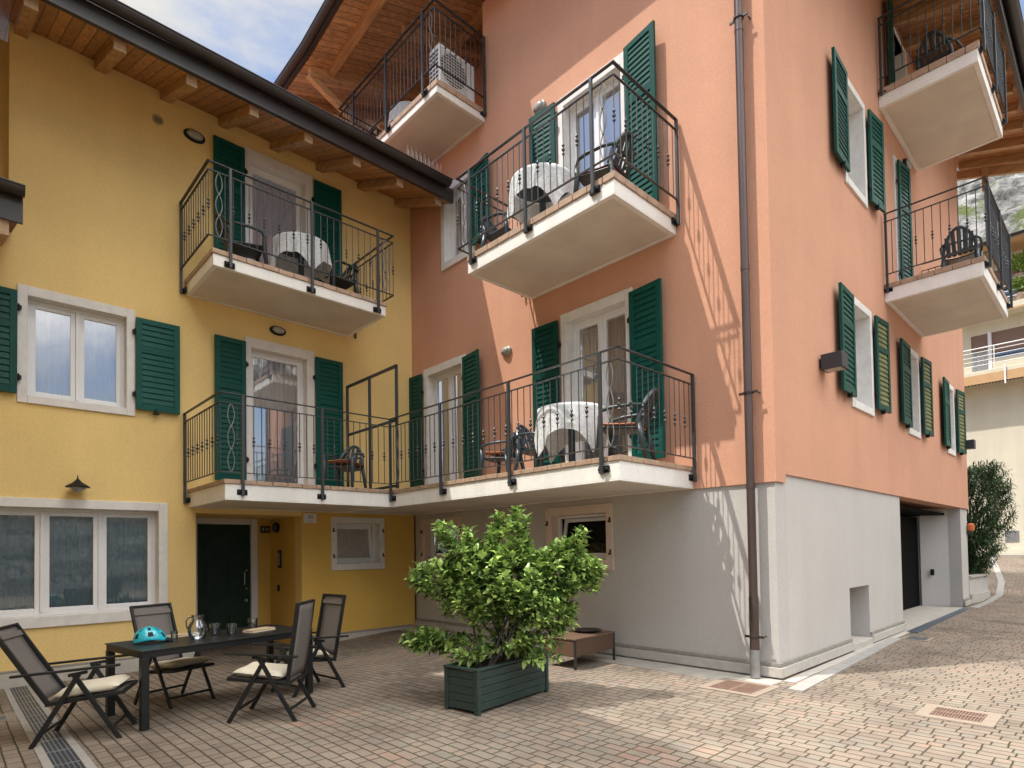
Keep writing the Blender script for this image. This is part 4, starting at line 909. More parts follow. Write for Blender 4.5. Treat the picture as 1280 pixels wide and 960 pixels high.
def grate(x0, x1, y0, y1, border, label, slots='x', mt=RED, rot=0):
    g = thing('drain_grate', label, 'drain grate', ((x0+x1)/2, (y0+y1)/2, 0), group='drain grates in the paving'); off = g.location.copy(); z = gz(*off[:2])
    f = MB()
    b = border
    f.box((x0-b, y0-b, z-.03), (x1+b, y0, z+.008)); f.box((x0-b, y1, z-.03), (x1+b, y1+b, z+.008)); f.box((x0-b, y0, z-.03), (x0, y1, z+.008)); f.box((x1, y0, z-.03), (x1+b, y1, z+.008)); f.build('frame', GRF, g, off)
    f = MB(); n = 16
    f.box((x0, y0, z-.06), (x1, y1, z-.045)); f.build('pit', DRK, g, off)
    f = MB()
    for k in range(n):
        if slots == 'x': a = y0+(y1-y0)*k/n; f.box((x0+.005, a+.004, z-.03), (x1-.005, a+(y1-y0)/n*.62, z+.010))
        else: a = x0+(x1-x0)*k/n; f.box((a+.004, y0+.005, z-.03), (a+(x1-x0)/n*.62, y1-.005, z+.010))
    if slots == 'x': f.box(((x0+x1)/2-.02, y0, z-.03), ((x0+x1)/2+.02, y1, z+.011)); f.box((x0, y0, z-.03), (x0+.02, y1, z+.011)); f.box((x1-.02, y0, z-.03), (x1, y1, z+.011))
    else: f.box((x0, (y0+y1)/2-.02, z-.03), (x1, (y0+y1)/2+.02, z+.011)); f.box((x0, y0, z-.03), (x1, y0+.02, z+.011)); f.box((x0, y1-.02, z-.03), (x1, y1, z+.011))
    f.build('bars', mt, g, off)
grate(6.48, 6.98, 2.98, 3.50, .09, 'rusty square drain grate in stone frame beside the foot of the downpipe', 'y')
grate(6.84, 7.20, 1.00, 1.40, .10, 'rusty twin drain grate out in the sunlit lane at the right', 'x')
grate(12.0, 12.45, 2.48, 2.78, .06, 'small dark drain grate by the kerb near the garage', 'x', STE)
dc = thing('drain_channel', 'long blue grey slotted drain channel running from under the folding chair to the yellow house', 'drain', (.68, 7.6, 0)); off = dc.location
for (x, w, mt, z1, nm) in ((.570, .06, LST, .010, 'kerb_stone'), (.81, .06, LST, .010, 'kerb_stone')):
    m = MB(); m.prism([(x-w/2-.05*0, 2.0, gz(x, 2)-.05), (x+w/2, 2.0, gz(x, 2)-.05), (x+w/2, 10.88, gz(x, 10.9)-.05), (x-w/2, 10.88, gz(x, 10.9)-.05)], (0, 0, .001))
    m = MB(); ys = [2+.5*i for i in range(18)] + [10.88]
    for a, b in zip(ys, ys[1:]): m.prism([(x-w/2, a, gz(x, a)-.05), (x+w/2, a, gz(x, a)-.05), (x+w/2, b-.004, gz(x, b)-.05), (x-w/2, b-.004, gz(x, b)-.05)], (0, 0, .05+z1))
    m.build(nm, mt, dc, off)
m = MB()
ys = [2+.5*i for i in range(18)] + [10.88]
for a, b in zip(ys, ys[1:]):
    for k in range(5):
        x = .620+k*.033; m.prism([(x, a+.01, gz(x, a)-.02), (x+.008, a+.01, gz(x, a)-.02), (x+.008, b-.01, gz(x, b)-.02), (x, b-.01, gz(x, b)-.02)], (0, 0, .026))
    m.prism([(.604, a-.006, gz(.7, a)-.02), (.776, a-.006, gz(.7, a)-.02), (.776, a+.008, gz(.7, a)-.02), (.604, a+.008, gz(.7, a)-.02)], (0, 0, .027))
m.build('grille', STE, dc, off)
m = MB()
for a, b in zip(ys, ys[1:]): m.prism([(.603, a, gz(.7, a)-.03), (.777, a, gz(.7, a)-.03), (.777, b, gz(.7, b)-.03), (.603, b, gz(.7, b)-.03)], (0, 0, .032))
m.build('channel_bed', SLT, dc, off)
m = MB(); m.prism([(13.0, 2.79, .001), (18.6, 2.88, .001), (18.6, 3.02, .001), (13.0, 2.97, .001)], (0, 0, .012))
tag(m.build('garage_drain', mat('blue_grey_steel', (.09, .12, .15), .45, .2, 8, metal=.4)), 'blue grey drain strip along the threshold of the garage', 'drain')

# ------------------------------------------------------------------ wall lamps and small fixtures
def bulkhead(fr, u, v, label, w=.15, h=.085, rim=BLK):
    p = fr(u, v, 0); t = thing('wall_lamp', label, 'wall lamp', p, group='oval wall lamps by the balcony doors')
    a = fr.D; m = MB()
    def ring(r1, r2, d):                      # oval ring points
        return [fr(u+r1*w*math.cos(i*math.pi/14), v+r1*h*math.sin(i*math.pi/14), d) for i in range(28)]
    def loft(mb, prof):
        I = [[mb.P(q) for q in ring(r_, r_, d)] for r_, d in prof]
        for A, B in zip(I, I[1:]):
            for j in range(28): mb.f.append([A[j], A[(j+1) % 28], B[(j+1) % 28], B[j]]); mb.m.append(0)
        mb.f.append(I[-1]); mb.m.append(0); mb.f.append(I[0][::-1]); mb.m.append(0)
    loft(m, [(1, 0), (1, .03), (.95, .05), (.80, .06), (.78, .045)]); m.build('housing', rim, t, p, smooth=40)
    m = MB(); loft(m, [(.77, .045), (.72, .075), (.5, .095), (.2, .102)]); m.build('diffuser', LMP, t, p, smooth=True)
bulkhead(YW, 3.0, 8.87, 'black rimmed oval wall lamp high on the yellow wall left of the upper balcony', .17, .10)
bulkhead(YW, 4.42, 5.84, 'black rimmed oval wall lamp over the lower balcony door of the yellow house')
bulkhead(PW, -7.86, 5.33, 'white oval wall lamp between two lower balcony doors on the pink wall', .13, .085, LMP)
bulkhead(PW, -6.92, 9.38, 'white oval wall lamp over the left shutter of the upper pink balcony', .15, .10, LMP)
bulkhead(RW, 14.3, 9.5, 'dark oval wall lamp under the top balcony on the shaded pink wall', .18, .12)
bulkhead(PG, -7.63, 2.08, 'dark oval lamp on the grey wall behind the shrub', .14, .09)
p = YW(1.36, 2.72, 0); t = thing('cone_wall_lamp', 'dark cone shaped wall lamp above the wide ground floor window', 'wall lamp', p)
m = MB(YW); m.lathe((1.36, 2.72, .17), [(.002, .16), (.012, .10), (.05, .05), (.155, -.02), (.15, -.03), (.02, -.02)], 20); m.build('shade', BLK, t, p, smooth=40)
m = MB(YW); m.lathe((1.36, 2.72, .17), [(.12, -.022), (.09, -.06), (.04, -.09), (.01, -.10)], 16); m.build('diffuser', LMP, t, p, smooth=True)
m = MB(YW); m.box((1.33, 2.68, 0), (1.39, 2.80, .02)); m.tube(((1.36, 2.76, .015), (1.36, 2.78, .16)), .012, 8); m.build('bracket', BLK, t, p)
p = Vector((4.86, 12.08, 2.2)); t = thing('round_porch_lamp', 'round dark porch lamp on the side wall of the entrance recess', 'wall lamp', p)
m = MB(); m.lathe(p, [(.10, 0), (.11, .04), (.10, .06)], 18, ax=(-1, 0, 0)); m.build('housing', BLK, t, p, smooth=40)
m = MB(); m.lathe(p, [(.095, .055), (.07, .10), (.02, .12)], 18, ax=(-1, 0, 0)); m.build('diffuser', mat('dark_lamp_glass', (.06, .06, .06), .2, .1, 4), t, p, smooth=True)
p = Vector((4.86, 11.97, 1.55)); m = MB(); m.box((4.835, 11.90, 1.37), (4.859, 12.04, 1.73)); m.mi = 1; m.box((4.828, 11.92, 1.42), (4.836, 12.02, 1.68))
tag(m.build('door_intercom', (BLK, STE)), 'narrow steel intercom panel on the ochre side wall of the entrance', 'intercom')
m = MB(); m.box((4.84, 12.0, .9), (4.859, 12.09, 1.02)); m.mi = 1; m.box((4.834, 12.02, .93), (4.841, 12.07, .99))
tag(m.build('light_switch', (BLK, PLA)), 'small dark switch low on the side wall of the entrance under the intercom', 'switch')
m = MB(YW2); m.box((4.66, 2.1, 0), (4.83, 2.24, .04)); m.mi = 1; m.box((4.67, 2.13, .04), (4.72, 2.21, .046)); m.box((4.75, 2.13, .04), (4.81, 2.21, .046))
tag(m.build('alarm_box', (BLK, STE)), 'small dark box with two steel plates at the top right of the front door', 'alarm box')
def text(word, fr, u, v, h, d, mt, parent, off, name='lettering', squash=1.):
    c = bpy.data.curves.new(name, 'FONT'); c.body = word; c.size = h; c.extrude = .001; c.align_x = 'CENTER'; c.align_y = 'CENTER'
    o = bpy.data.objects.new(name, c); COL.objects.link(o); bpy.context.view_layer.update()
    me = bpy.data.meshes.new_from_object(o.evaluated_get(bpy.context.evaluated_depsgraph_get())); bpy.data.objects.remove(o)
    for vt in me.vertices: vt.co = fr(u+vt.co.x*squash, v+vt.co.y, d+vt.co.z) - Vector(off)
    me.materials.clear(); me.materials.append(mt)
    o = bpy.data.objects.new(name, me); COL.objects.link(o); o.parent = parent; return o
p = YW(5.03, 2.335, 0); t = thing('house_number_plate', 'white house number plate reading 30 above the corner of the entrance', 'number plate', p)
m = MB(YW); m.box((4.90, 2.245, .0), (5.16, 2.425, .014)); m.build('plate', WMT, t, p, bevel=.004)
text('30', YW, 5.03, 2.355, .105, .0155, PRN, t, p, 'number'); m = MB(YW); m.box((4.965, 2.275, .0142), (5.095, 2.283, .0155)); m.build('underline', PRN, t, p)
m = MB(YW); m.lathe((2.45, 8.89, 0), [(.085, 0), (.085, .014), (.068, .02), (.064, .008)], 24, ax=(0, -1, 0)); m.mi = 1
for k in range(5): m.box((2.395, 8.849+k*.018, .007), (2.505, 8.854+k*.018, .012))
tag(m.build('wall_vent', (mat('vent_plastic', (.42, .34, .18), .6, .06, 8), DRK)), 'small round louvred vent under the eaves of the yellow house', 'vent')
def boxlamp(x, z, label):
    p = (x, 3.03, z); t = thing('box_wall_lamp', label, 'wall lamp', p, group='box lamps on the shaded pink wall')
    m = MB(); m.box((x, 2.72, z-.11), (x+.26, 3.0, z+.11)); m.build('housing', mat('lamp_anthracite', (.03, .03, .034), .5, .1, 8) if 'lamp_anthracite' not in MATS else MATS['lamp_anthracite'], t, p, bevel=.006)
    m = MB(); m.box((x+.04, 2.999, z-.06), (x+.22, 3.029, z+.06)); m.build('wall_plate', BLK, t, p)
    m = MB(); m.box((x+.03, 2.75, z-.114), (x+.23, 2.97, z-.1105)); m.build('lens', LMP, t, p)
boxlamp(9.0, 4.27, 'dark box shaped wall lamp beside the first lower shutter of the shaded pink wall')
boxlamp(18.95, 4.2, 'dark box shaped wall lamp at the far corner of the shaded pink wall')
p = (19.9, 3.06, 2.0); t = thing('beacon_lamp', 'small orange beacon lamp at the far corner of the white garage pillar', 'beacon', p)
m = MB(); m.box((19.78, 2.99, 1.9), (19.88, 3.059, 1.98)); m.build('bracket', BRN, t, p); m = MB(); m.lathe((19.85, 2.98, 1.99), [(.075, 0), (.085, .05), (.08, .16), (.03, .20)], 14); m.build('lens', ORG, t, p, smooth=40)
m = MB(); m.box((18.74, 3.62, .82), (18.80, 3.70, .98)); tag(m.build('key_switch', BLK, bevel=.008), 'small black key switch on the splayed white wall by the garage opening', 'switch')
m = MB(); m.box((15.6, 5.9, .02), (16.9, 6.9, .75)); m.box((15.5, 5.8, .75), (17.0, 7.0, .8)); tag(m.build('storage_crate', CON, bevel=.02), 'grey storage crate deep inside the dark garage', 'crate')

# ------------------------------------------------------------------ courtyard furniture
def table_at(o, ang, Lx, Ly, h):
    t = thing('garden_table', 'long anthracite metal garden table with square legs', 'table', (o[0], o[1], gz(*o)), ang)
    m = MB(); m.box((0, 0, h-.012), (Lx, Ly, h)); m.box((.012, .012, h-.075), (Lx-.012, .05, h-.0125)); m.box((.012, Ly-.05, h-.075), (Lx-.012, Ly-.012, h-.0125)); m.box((.012, .05, h-.075), (.05, Ly-.05, h-.0125)); m.box((Lx-.05, .05, h-.075), (Lx-.012, Ly-.05, h-.0125))
    m.build('tabletop', ALU, t, bevel=.003)
    for (x, y) in ((.006, .006), (Lx-.076, .006), (.006, Ly-.076), (Lx-.076, Ly-.076)):
        m = MB(); m.box((x, y, .004), (x+.07, y+.07, h-.0765)); m.build('leg', ALU, t, bevel=.004)
    return t
TA, TO, TH = R(9), (1.335, 6.62), .772
tb = table_at(TO, TA, 1.90, .95, TH)
def T_(a, b, z=0): return (TO[0]+a*math.cos(TA)-b*math.sin(TA), TO[1]+a*math.sin(TA)+b*math.cos(TA), gz(*TO)+TH+z)
def recliner(tilt, label):
    t = thing('folding_chair', label, 'chair', group='folding garden recliners round the table'); hw = .275
    ct, st = math.cos(tilt), math.sin(tilt)
    for s in (-1, 1):
        y = s*hw
        m = MB(); m.bar((-.33, y+s*.012, .0), (.03, y+s*.012, .635), .022, .042, up=(1, 0, .5)); m.build('leg', ALU, t, bevel=.004)
        m = MB(); m.bar((.35, y-s*.014, .0), (-.02, y-s*.014, .635), .022, .042, up=(1, 0, -.5)); m.build('leg', ALU, t, bevel=.004)
        m = MB(); m.bar((-.22-.30*st-.10, y+s*.035, .655), (.36, y+s*.035, .70), .045, .022); m.bar((-.05, y+s*.02, .63), (.10, y+s*.02, .655), .02, .03); m.build('armrest', ALU, t, bevel=.006)
    for (x, z, dy) in ((-.262, .12, .012), (.28, .12, -.014)):
        m = MB(); m.bar((x, -hw-dy, z), (x, hw+dy, z), .02, .026); m.build('stretcher', ALU, t, bevel=.004)
    m = MB()
    for s in (-1, 1): m.bar((-.24, s*(hw-.035), .37), (.37, s*(hw-.035), .435), .022, .036)
    m.bar((.36, -hw+.03, .434), (.36, hw-.03, .434), .03, .034); m.bar((-.23, -hw+.03, .372), (-.23, hw-.03, .372), .026, .03); m.build('seat_frame', ALU, t, bevel=.004)
    m = MB(); m.bar((-.22, 0, .378), (.35, 0, .440), .49, .008); m.build('seat_sling', SLG, t)
    bx, bz, Lb = -.23, .39, .80
    def B(a, y, d=0): return (bx - st*a + ct*d, y, bz + ct*a + st*d)
    m = MB()
    for s in (-1, 1): m.bar(B(-.03, s*(hw-.04)), B(Lb, s*(hw-.04)), .026, .042, up=(ct, 0, st))
    m.bar(B(Lb-.012, -hw+.03), B(Lb-.012, hw-.03), .024, .03, up=(ct, 0, st)); m.build('back_frame', ALU, t, bevel=.005)
    m = MB(); m.grid(lambda a, b: B(.03+a*(Lb-.05), (b-.5)*.47, -.012*math.sin(a*3.14)-.006), 10, 4); m.build('backrest', SLG, t, smooth=True, solid=.006)
    m = MB(); m.bar(B(Lb-.10, -hw+.055, .006), B(Lb-.10, hw-.055, .006), .05, .006, up=(ct, 0, st)); m.build('headrest_seam', SLG, t)
    return t
def cushion(mt=CSH, w=.47, l=.52, h=.085, name='seat_cushion'):
    m = MB()
    def fn(a, b):
        u, v = a*2-1, b*2-1
        return (u*l/2, v*w/2, 0)
    n = 10
    def srf(sg):
        return lambda a, b: ((a*2-1)*l/2, (b*2-1)*w/2, sg*h/2*(1-abs(a*2-1)**7)**.5*(1-abs(b*2-1)**7)**.5 + .004*sg*math.sin(a*9)*math.sin(b*8))
    m.grid(srf(1), n, n); m.grid(srf(-1), n, n)
    o = m.build(name, mt, smooth=True)
    b = bmesh.new(); b.from_mesh(o.data); bmesh.ops.remove_doubles(b, verts=b.verts, dist=1e-5); bmesh.ops.recalc_face_normals(b, faces=b.faces); b.to_mesh(o.data); b.free()
    return o
CH = [((.94, 6.93), R(-24), R(31), 'reclined folding chair at the left end of the table, standing on the drain channel', 'cream cushion on the reclined chair at the left end of the table'),
      ((1.95, 7.92), R(-72), R(20), 'folding chair behind the table, between the helmet and the wide window', 'cream cushion on the chair behind the table'),
      ((2.45, 6.22), R(137), R(8), 'folding chair with upright back on the near side of the table', 'cream cushion on the upright chair nearest the planter side of the table'),
      ((3.27, 7.20), R(186), R(11), 'folding chair at the right end of the table before the ochre wall', 'cream cushion on the chair at the right end of the table')]
c0 = cushion()
for k, (o, a, tl, lab, lab2) in enumerate(CH):
    t = recliner(tl, lab); z = gz(*o); t.location = (*o, z); t.rotation_euler = (0, 0, a)
    c = c0 if k == 0 else dup(c0); tag(c, lab2, 'cushion', 'cream seat cushions on the folding chairs')
    c.location = (o[0]+.07*math.cos(a), o[1]+.07*math.sin(a), z+.468); c.rotation_euler = (0, -math.atan2(.065, .61), a)
# cycle helmet
hp = Vector(T_(.30, .56)); he = thing('bicycle_helmet', 'turquoise bicycle helmet with black vents on the left end of the table', 'helmet', hp, R(-8)); he.scale = (1.02, 1.02, .98)
m = MB(); nu, nv = 36, 16
def hel(a, b, s=1.):
    t = a*2*math.pi; f = b*math.pi/2*.98
    rx, ry, rz_ = .150*s, .112*s, .150*s
    rib = 1 + .035*math.cos(6*t)*math.sin(f*2)
    x, y = math.cos(t)*math.cos(f)*rx*rib, math.sin(t)*math.cos(f)*ry*rib
    return (x - .02*math.sin(f), y, math.sin(f)*rz_*rib + .02 - .018*math.cos(t*2)*(1-b))
vent = lambda a, b: (abs(((a*6) % 1)-.5) < .22 and .18 < b < .80 and not .46 < b < .54)
I = [[m.P(hel(a/nu, b/nv)) for b in range(nv+1)] for a in range(nu)]
for a in range(nu):
    for b in range(nv):
        m.mi = 1 if vent((a+.5)/nu, (b+.5)/nv) else (2 if b < 5 and 14 <= a <= 17 else 0)
        m.f.append([I[a][b], I[(a+1) % nu][b], I[(a+1) % nu][b+1], I[a][b+1]]); m.m.append(m.mi)
m.build('shell', (TUR, BLK, YLM), he, smooth=True, solid=.012)
m = MB(); m.grid(lambda a, b: (.128+.075*b, (a-.5)*.19*(1-.25*b), .045-.025*b-.02*(2*a-1)**2), 10, 4); m.build('visor', BLK, he, smooth=True, solid=.005)
m = MB()
for s in (-1, 1): m.tube(((.07, s*.10, .02), (.03, s*.125, .004), (-.05, s*.12, .005), (-.09, s*.09, .02)), .006, 6)
m.build('strap', BLK, he)
# jug, tumblers, mug, books
jp = Vector(T_(.72, .42)); jg = thing('glass_jug', 'round bellied clear glass water jug on the table', 'jug', jp); jg.scale = (1.22, 1.22, 1.22)
m = MB(); m.lathe((0, 0, 0), [(.05, .002), (.070, .02), (.082, .07), (.075, .12), (.045, .165), (.042, .185), (.052, .215)], 24); m.build('body', TGL, jg, smooth=60)
m = MB(); m.tube(((-.048, 0, .195), (-.075, 0, .195), (-.095, 0, .165), (-.092, 0, .12), (-.078, 0, .09)), .0055, 8); m.build('handle', mat('smoky_handle', (.05, .06, .06), .15, .1, 5), jg, smooth=True)
def tumbler(p, rz, lab):
    t = thing('tumbler', lab, 'glass', p, rz, group='printed tumblers on the table'); t.scale = (1.5, 1.5, 1.5)
    m = MB(); m.lathe((0, 0, 0), [(.028, 0), (.031, .01), (.039, .088), (.0375, .088), (.030, .013), (.0, .012)], 18); m.build('cup', TGL, t, smooth=40)
    m = MB()
    for k in range(5):
        a0 = k*1.256
        for (da, dz, w, h) in ((-.22, .05, .16, .022), (.22, .05, .16, .022), (-.16, .03, .12, .016), (.16, .03, .12, .016)):
            r_ = .0335+.08*dz+.0012
            pts = [(math.cos(a0+da+w*math.cos(q*1.05))*r_, math.sin(a0+da+w*math.cos(q*1.05))*r_, dz+h*.5*math.sin(q*1.05)) for q in range(6)]
            m.face(pts)
    pr_ = m.build('print', CUP, t); pr_['kind'] = 'stuff'
    return t
tumbler(T_(.97, .55), 0, 'left printed tumbler, closest to the jug'); tumbler(T_(1.07, .36), .6, 'middle printed tumbler, nearest the front edge of the table'); tumbler(T_(1.50, .68), 1.1, 'right printed tumbler, standing behind the tan book')
mp_ = Vector(T_(.56, .62)); mg = thing('glass_cup', 'clear glass cup half hidden beside the helmet', 'glass', mp_); m = MB(); m.lathe((0, 0, 0), [(.03, 0), (.034, .01), (.037, .085), (.035, .085), (.031, .012), (0, .012)], 18); m.build('body', TGL, mg, smooth=40)
def book(p, a, w, l, h, lab):
    t = thing('book', lab, 'book', p, a, group='tan books on the table')
    m = MB(); m.box((-l/2, -w/2, 0), (l/2, w/2, .003)); m.box((-l/2, -w/2, h-.003), (l/2, w/2, h)); m.box((-l/2, w/2-.003, .003), (l/2, w/2, h-.003)); m.build('cover', BOO, t, bevel=.001)
    m = MB(); m.box((-l/2+.004, -w/2+.004, .003), (l/2-.004, w/2-.004, h-.003)); m.build('pages', mat('book_pages', (.62, .54, .40), .9, .08, 40, stretch=(1, 1, 30)) if 'book_pages' not in MATS else MATS['book_pages'], t)
book(T_(1.44, .42), R(22), .17, .34, .028, 'tan book lying on the right half of the table'); book(T_(.70, .80), R(12), .15, .36, .022, 'tan book lying at the back edge of the table behind the jug')
# planter under the shrub
PA = R(8); pl = thing('wooden_planter', 'long dark green boarded planter with corner posts', 'planter', (3.82, 4.55, 0), PA); Lx, Ly, hh = 1.24, .47, .46
for nm, a, b in (('side_panel', (.03, .012, .035), (Lx-.03, .035, hh-.03)), ('side_panel', (.03, Ly-.035, .035), (Lx-.03, Ly-.012, hh-.03)), ('end_panel', (.012, .03, .035), (.035, Ly-.03, hh-.03)), ('end_panel', (Lx-.035, .03, .035), (Lx-.012, Ly-.03, hh-.03))):
    m = MB(); n = 5
    for k in range(n):
        z0 = a[2]+(b[2]-a[2])*k/n; z1 = a[2]+(b[2]-a[2])*(k+1)/n-.005; m.box((a[0], a[1], z0), (b[0], b[1], z1))
    m.build(nm, WPL, pl, bevel=.003)
for (x, y) in ((0, 0), (Lx-.05, 0), (0, Ly-.05), (Lx-.05, Ly-.05)):
    m = MB(); m.box((x, y, 0), (x+.05, y+.05, hh-.02)); m.build('corner_post', WPL, pl, bevel=.004)
m = MB(); m.box((-.008, -.008, hh-.02), (Lx+.008, .055, hh)); m.box((-.008, Ly-.055, hh-.02), (Lx+.008, Ly+.008, hh)); m.box((-.008, .055, hh-.02), (.055, Ly-.055, hh)); m.box((Lx-.055, .055, hh-.02), (Lx+.008, Ly-.055, hh)); m.build('rim', WPL, pl, bevel=.004)
m = MB(); m.box((.036, .036, .04), (Lx-.036, Ly-.036, hh-.05)); m.build('soil', SOI, pl)
# wicker table and dish
wt = thing('wicker_table', 'low brown wicker table on thin legs by the grey wall', 'table', (6.18, 5.28, .0), R(3)); Lx, Ly, h = .98, .60, .425
m = MB(); m.box((0, 0, h-.025), (Lx, Ly, h)); m.build('tabletop', mat('weathered_slats', (.14, .085, .055), .6, .25, 9, stretch=(1, 6, 1)), wt, bevel=.006)
m = MB(); m.box((.012, .012, h-.25), (Lx-.012, .03, h-.026)); m.box((.012, Ly-.03, h-.25), (Lx-.012, Ly-.012, h-.026)); m.box((.012, .03, h-.25), (.03, Ly-.03, h-.026)); m.box((Lx-.03, .03, h-.25), (Lx-.012, Ly-.03, h-.026)); m.build('apron', WIC, wt, bevel=.004)
for (x, y) in ((.004, .004), (Lx-.034, .004), (.004, Ly-.034), (Lx-.034, Ly-.034)):
    m = MB(); m.box((x, y, 0), (x+.03, y+.03, h-.0255)); m.build('leg', BRN, wt, bevel=.004)
p = (6.86, 5.62, .426); m = MB(); m.lathe(p, [(.10, 0), (.16, .012), (.215, .035), (.205, .036), (.15, .02), (.0, .012)], 28); tag(m.build('shallow_dish', BRN, None, smooth=40), 'shallow dark dish lying on the wicker table', 'dish')

# ------------------------------------------------------------------ balcony furniture
def plastic_chair(mt, lab, grp='moulded plastic chairs on the balconies'):
    t = thing('plastic_chair', lab, 'chair', group=grp); t.scale = (1.1, 1.1, 1.1)
    sh_ = .44; hw = .25
    m = MB(); m.grid(lambda a, b: (-.22+.46*a, (b-.5)*(.46+.03*a), sh_-.03+.035*a-.025*math.sin(b*math.pi)*(1-a*.4)-.02*max(0, a-.9)*10), 10, 8); m.build('seat', mt, t, smooth=True, solid=.014)
    m = MB()                                        # fan back: arched frame and slats
    arc = [(-.21-.17*math.sin(i/24*math.pi)**.8, -hw+.5*(i/24)*1., sh_+.01+.42*math.sin(i/24*math.pi)**.55) for i in range(25)]
    m.tube(arc, .028, 8)
    for k in range(5):
        y = -.156+.078*k; top = .42*math.sin((y+hw)/.5*math.pi)**.55; z1 = sh_+top; n = 6
        m.grid(lambda a, b, y=y, z1=z1: (-.205-.165*(a)**.9+.01*math.cos((y)*8), y*(1+.15*a)+(b-.5)*.062, sh_-.01+(z1-sh_+.01)*a), n, 1)
    m.tube([(-.30, -.20+.4*i/8, sh_+.20-.0*i) for i in range(9)], .018, 6); m.tube([(-.225, -.21+.42*i/8, sh_+.04) for i in range(9)], .03, 6)
    m.build('backrest', mt, t, smooth=40)
    for s in (-1, 1):
        m = MB(); m.tube([(-.30, s*.235, .66), (-.15, s*.285, .665), (.08, s*.295, .655), (.20, s*.285, .63), (.235, s*.275, .56)], (.018, .022, .024, .022, .018), 8); m.build('armrest', mt, t, smooth=True)
        m = MB(); m.tube([(.235, s*.272, .58), (.235, s*.262, .42), (.275, s*.285, .0)], (.024, .036, .026), 8); m.build('leg', mt, t, smooth=True)
        m = MB(); m.tube([(-.22, s*.235, .46), (-.25, s*.25, .3), (-.31, s*.27, 0)], (.036, .034, .026), 8); m.build('leg', mt, t, smooth=True)
    return t
F1, FU, FP, FR1, FR2, FT = 2.756, 6.306, 6.356, 6.452, 10.112, 10.142
pc = plastic_chair(PLA, 'dark blue plastic chair with an orange cushion beside the privacy screen on the yellow balcony')
pc.location = (5.12, 9.72, F1); pc.rotation_euler = (0, 0, R(215)); pc.scale = (1., 1., 1.)
pb = plastic_chair(PLB, 'dark plastic chair at the left end of the upper yellow balcony'); pb.location = (3.55, 10.15, FU); pb.rotation_euler = (0, 0, R(-10))
for (o, loc, a, lab) in ((pc, (6.70, 7.25, F1), R(105), 'dark plastic chair with an orange cushion between two doors on the lower pink balcony'),
                         (pc, (6.60, 6.28, F1), R(-85), 'dark plastic chair half hidden behind the clothed table on the lower pink balcony'),
                         (pb, (6.50, 4.62, F1), R(112), 'dark plastic chair right of the clothed table on the lower pink balcony'),
                         (pb, (5.25, 10.25, FU), R(190), 'dark plastic chair at the right end of the upper yellow balcony'),
                         (pc, (6.55, 6.95, FP), R(-80), 'dark plastic chair left of the table on the upper pink balcony'),
                         (pb, (6.62, 4.98, FP), R(100), 'dark plastic chair with a plum cushion in the near corner of the upper pink balcony'),
                         (pc, (13.45, 2.02, FR1), R(4), 'dark plastic chair alone on the lower balcony of the shaded pink wall'),
                         (pb, (13.45, 2.25, FR2), R(-8), 'dark plastic chair on the top balcony of the shaded pink wall'),
                         (pb, (6.95, 11.2, FT), R(-95), 'dark plastic chair at the far end of the top loggia balcony')):
    dup(o, loc, a, lab)
q = cushion(ORC, .50, .50, .05)
for k, (x, y, z, a, lab, mt) in enumerate(((5.12, 9.72, F1, R(205), 'orange cushion on the chair by the privacy screen', None), (6.70, 7.25, F1, R(105), 'orange cushion on the chair between the two doors of the lower pink balcony', None), (6.50, 4.62, F1, R(112), 'orange cushion on the corner chair of the lower pink balcony', None), (6.62, 4.98, FP, R(100), 'plum coloured cushion on the corner chair of the upper pink balcony', PUC))):
    o = q if k == 0 else dup(q)
    if mt: o.data = q.data.copy(); o.data.materials[0] = mt
    o.location = (x, y, z+.51); o.rotation_euler = (0, -.08, a); tag(o, lab, 'cushion', 'thin cushions on the balcony chairs')
def clothed(loc, r, h, side, lab1, lab2, a0=0.):
    t = thing('round_table', lab1, 'table', loc, a0, group='round tables on the balconies')
    m = MB(); m.lathe((0, 0, 0), [(r-.02, h-.03), (r, h-.02), (r, h-.005), (r-.01, h)], 28); m.build('tabletop', PLA, t, smooth=40)
    m = MB(); m.lathe((0, 0, 0), [(.05, .03), (.05, h-.03)], 12); m.build('column', PLA, t, smooth=40)
    for k in range(4):
        m = MB(); a = k*math.pi/2; m.bar((0, 0, .06), (math.cos(a)*r*.75, math.sin(a)*r*.75, .02), .05, .035); m.build('foot', PLA, t)
    m = MB(); N_ = 96; I = []
    for j in range(15):
        row = []
        for i in range(N_):
            th = 2*math.pi*i/N_; ext = min(side/abs(math.cos(th)+1e-9), side/abs(math.sin(th)+1e-9)); drop = max(.05, ext-r)
            if j < 4: rr = (r+.012)*(j/3.); z = h+.005; row.append(m.P((rr*math.cos(th), rr*math.sin(th), z)))
            else:
                t_ = (j-3)/11.; w = .030*t_*math.sin(th*9+1.3) + .014*t_*math.sin(th*17)
                rr = r+.014+w-.02*t_+.05*t_*(drop/ .4); row.append(m.P((rr*math.cos(th), rr*math.sin(th), h+.003-drop*t_+.0*w)))
        I.append(row)
    for A, B in zip(I, I[1:]):
        for i in range(N_): m.f.append([A[i], A[(i+1) % N_], B[(i+1) % N_], B[i]]); m.m.append(0)
    o = m.build('tablecloth', LAC, None, smooth=True); o.location = loc; o.rotation_euler = (0, 0, a0)
    tag(o, lab2, 'tablecloth', 'lace tablecloths on the balcony tables')
clothed((6.35, 5.42, F1), .47, .86, .82, 'round plastic table on the lower pink balcony', 'white lace tablecloth on the table of the lower pink balcony', .5)
clothed((6.48, 6.02, FP), .47, .86, .80, 'round plastic table on the upper pink balcony', 'white lace tablecloth on the table of the upper pink balcony', .3)
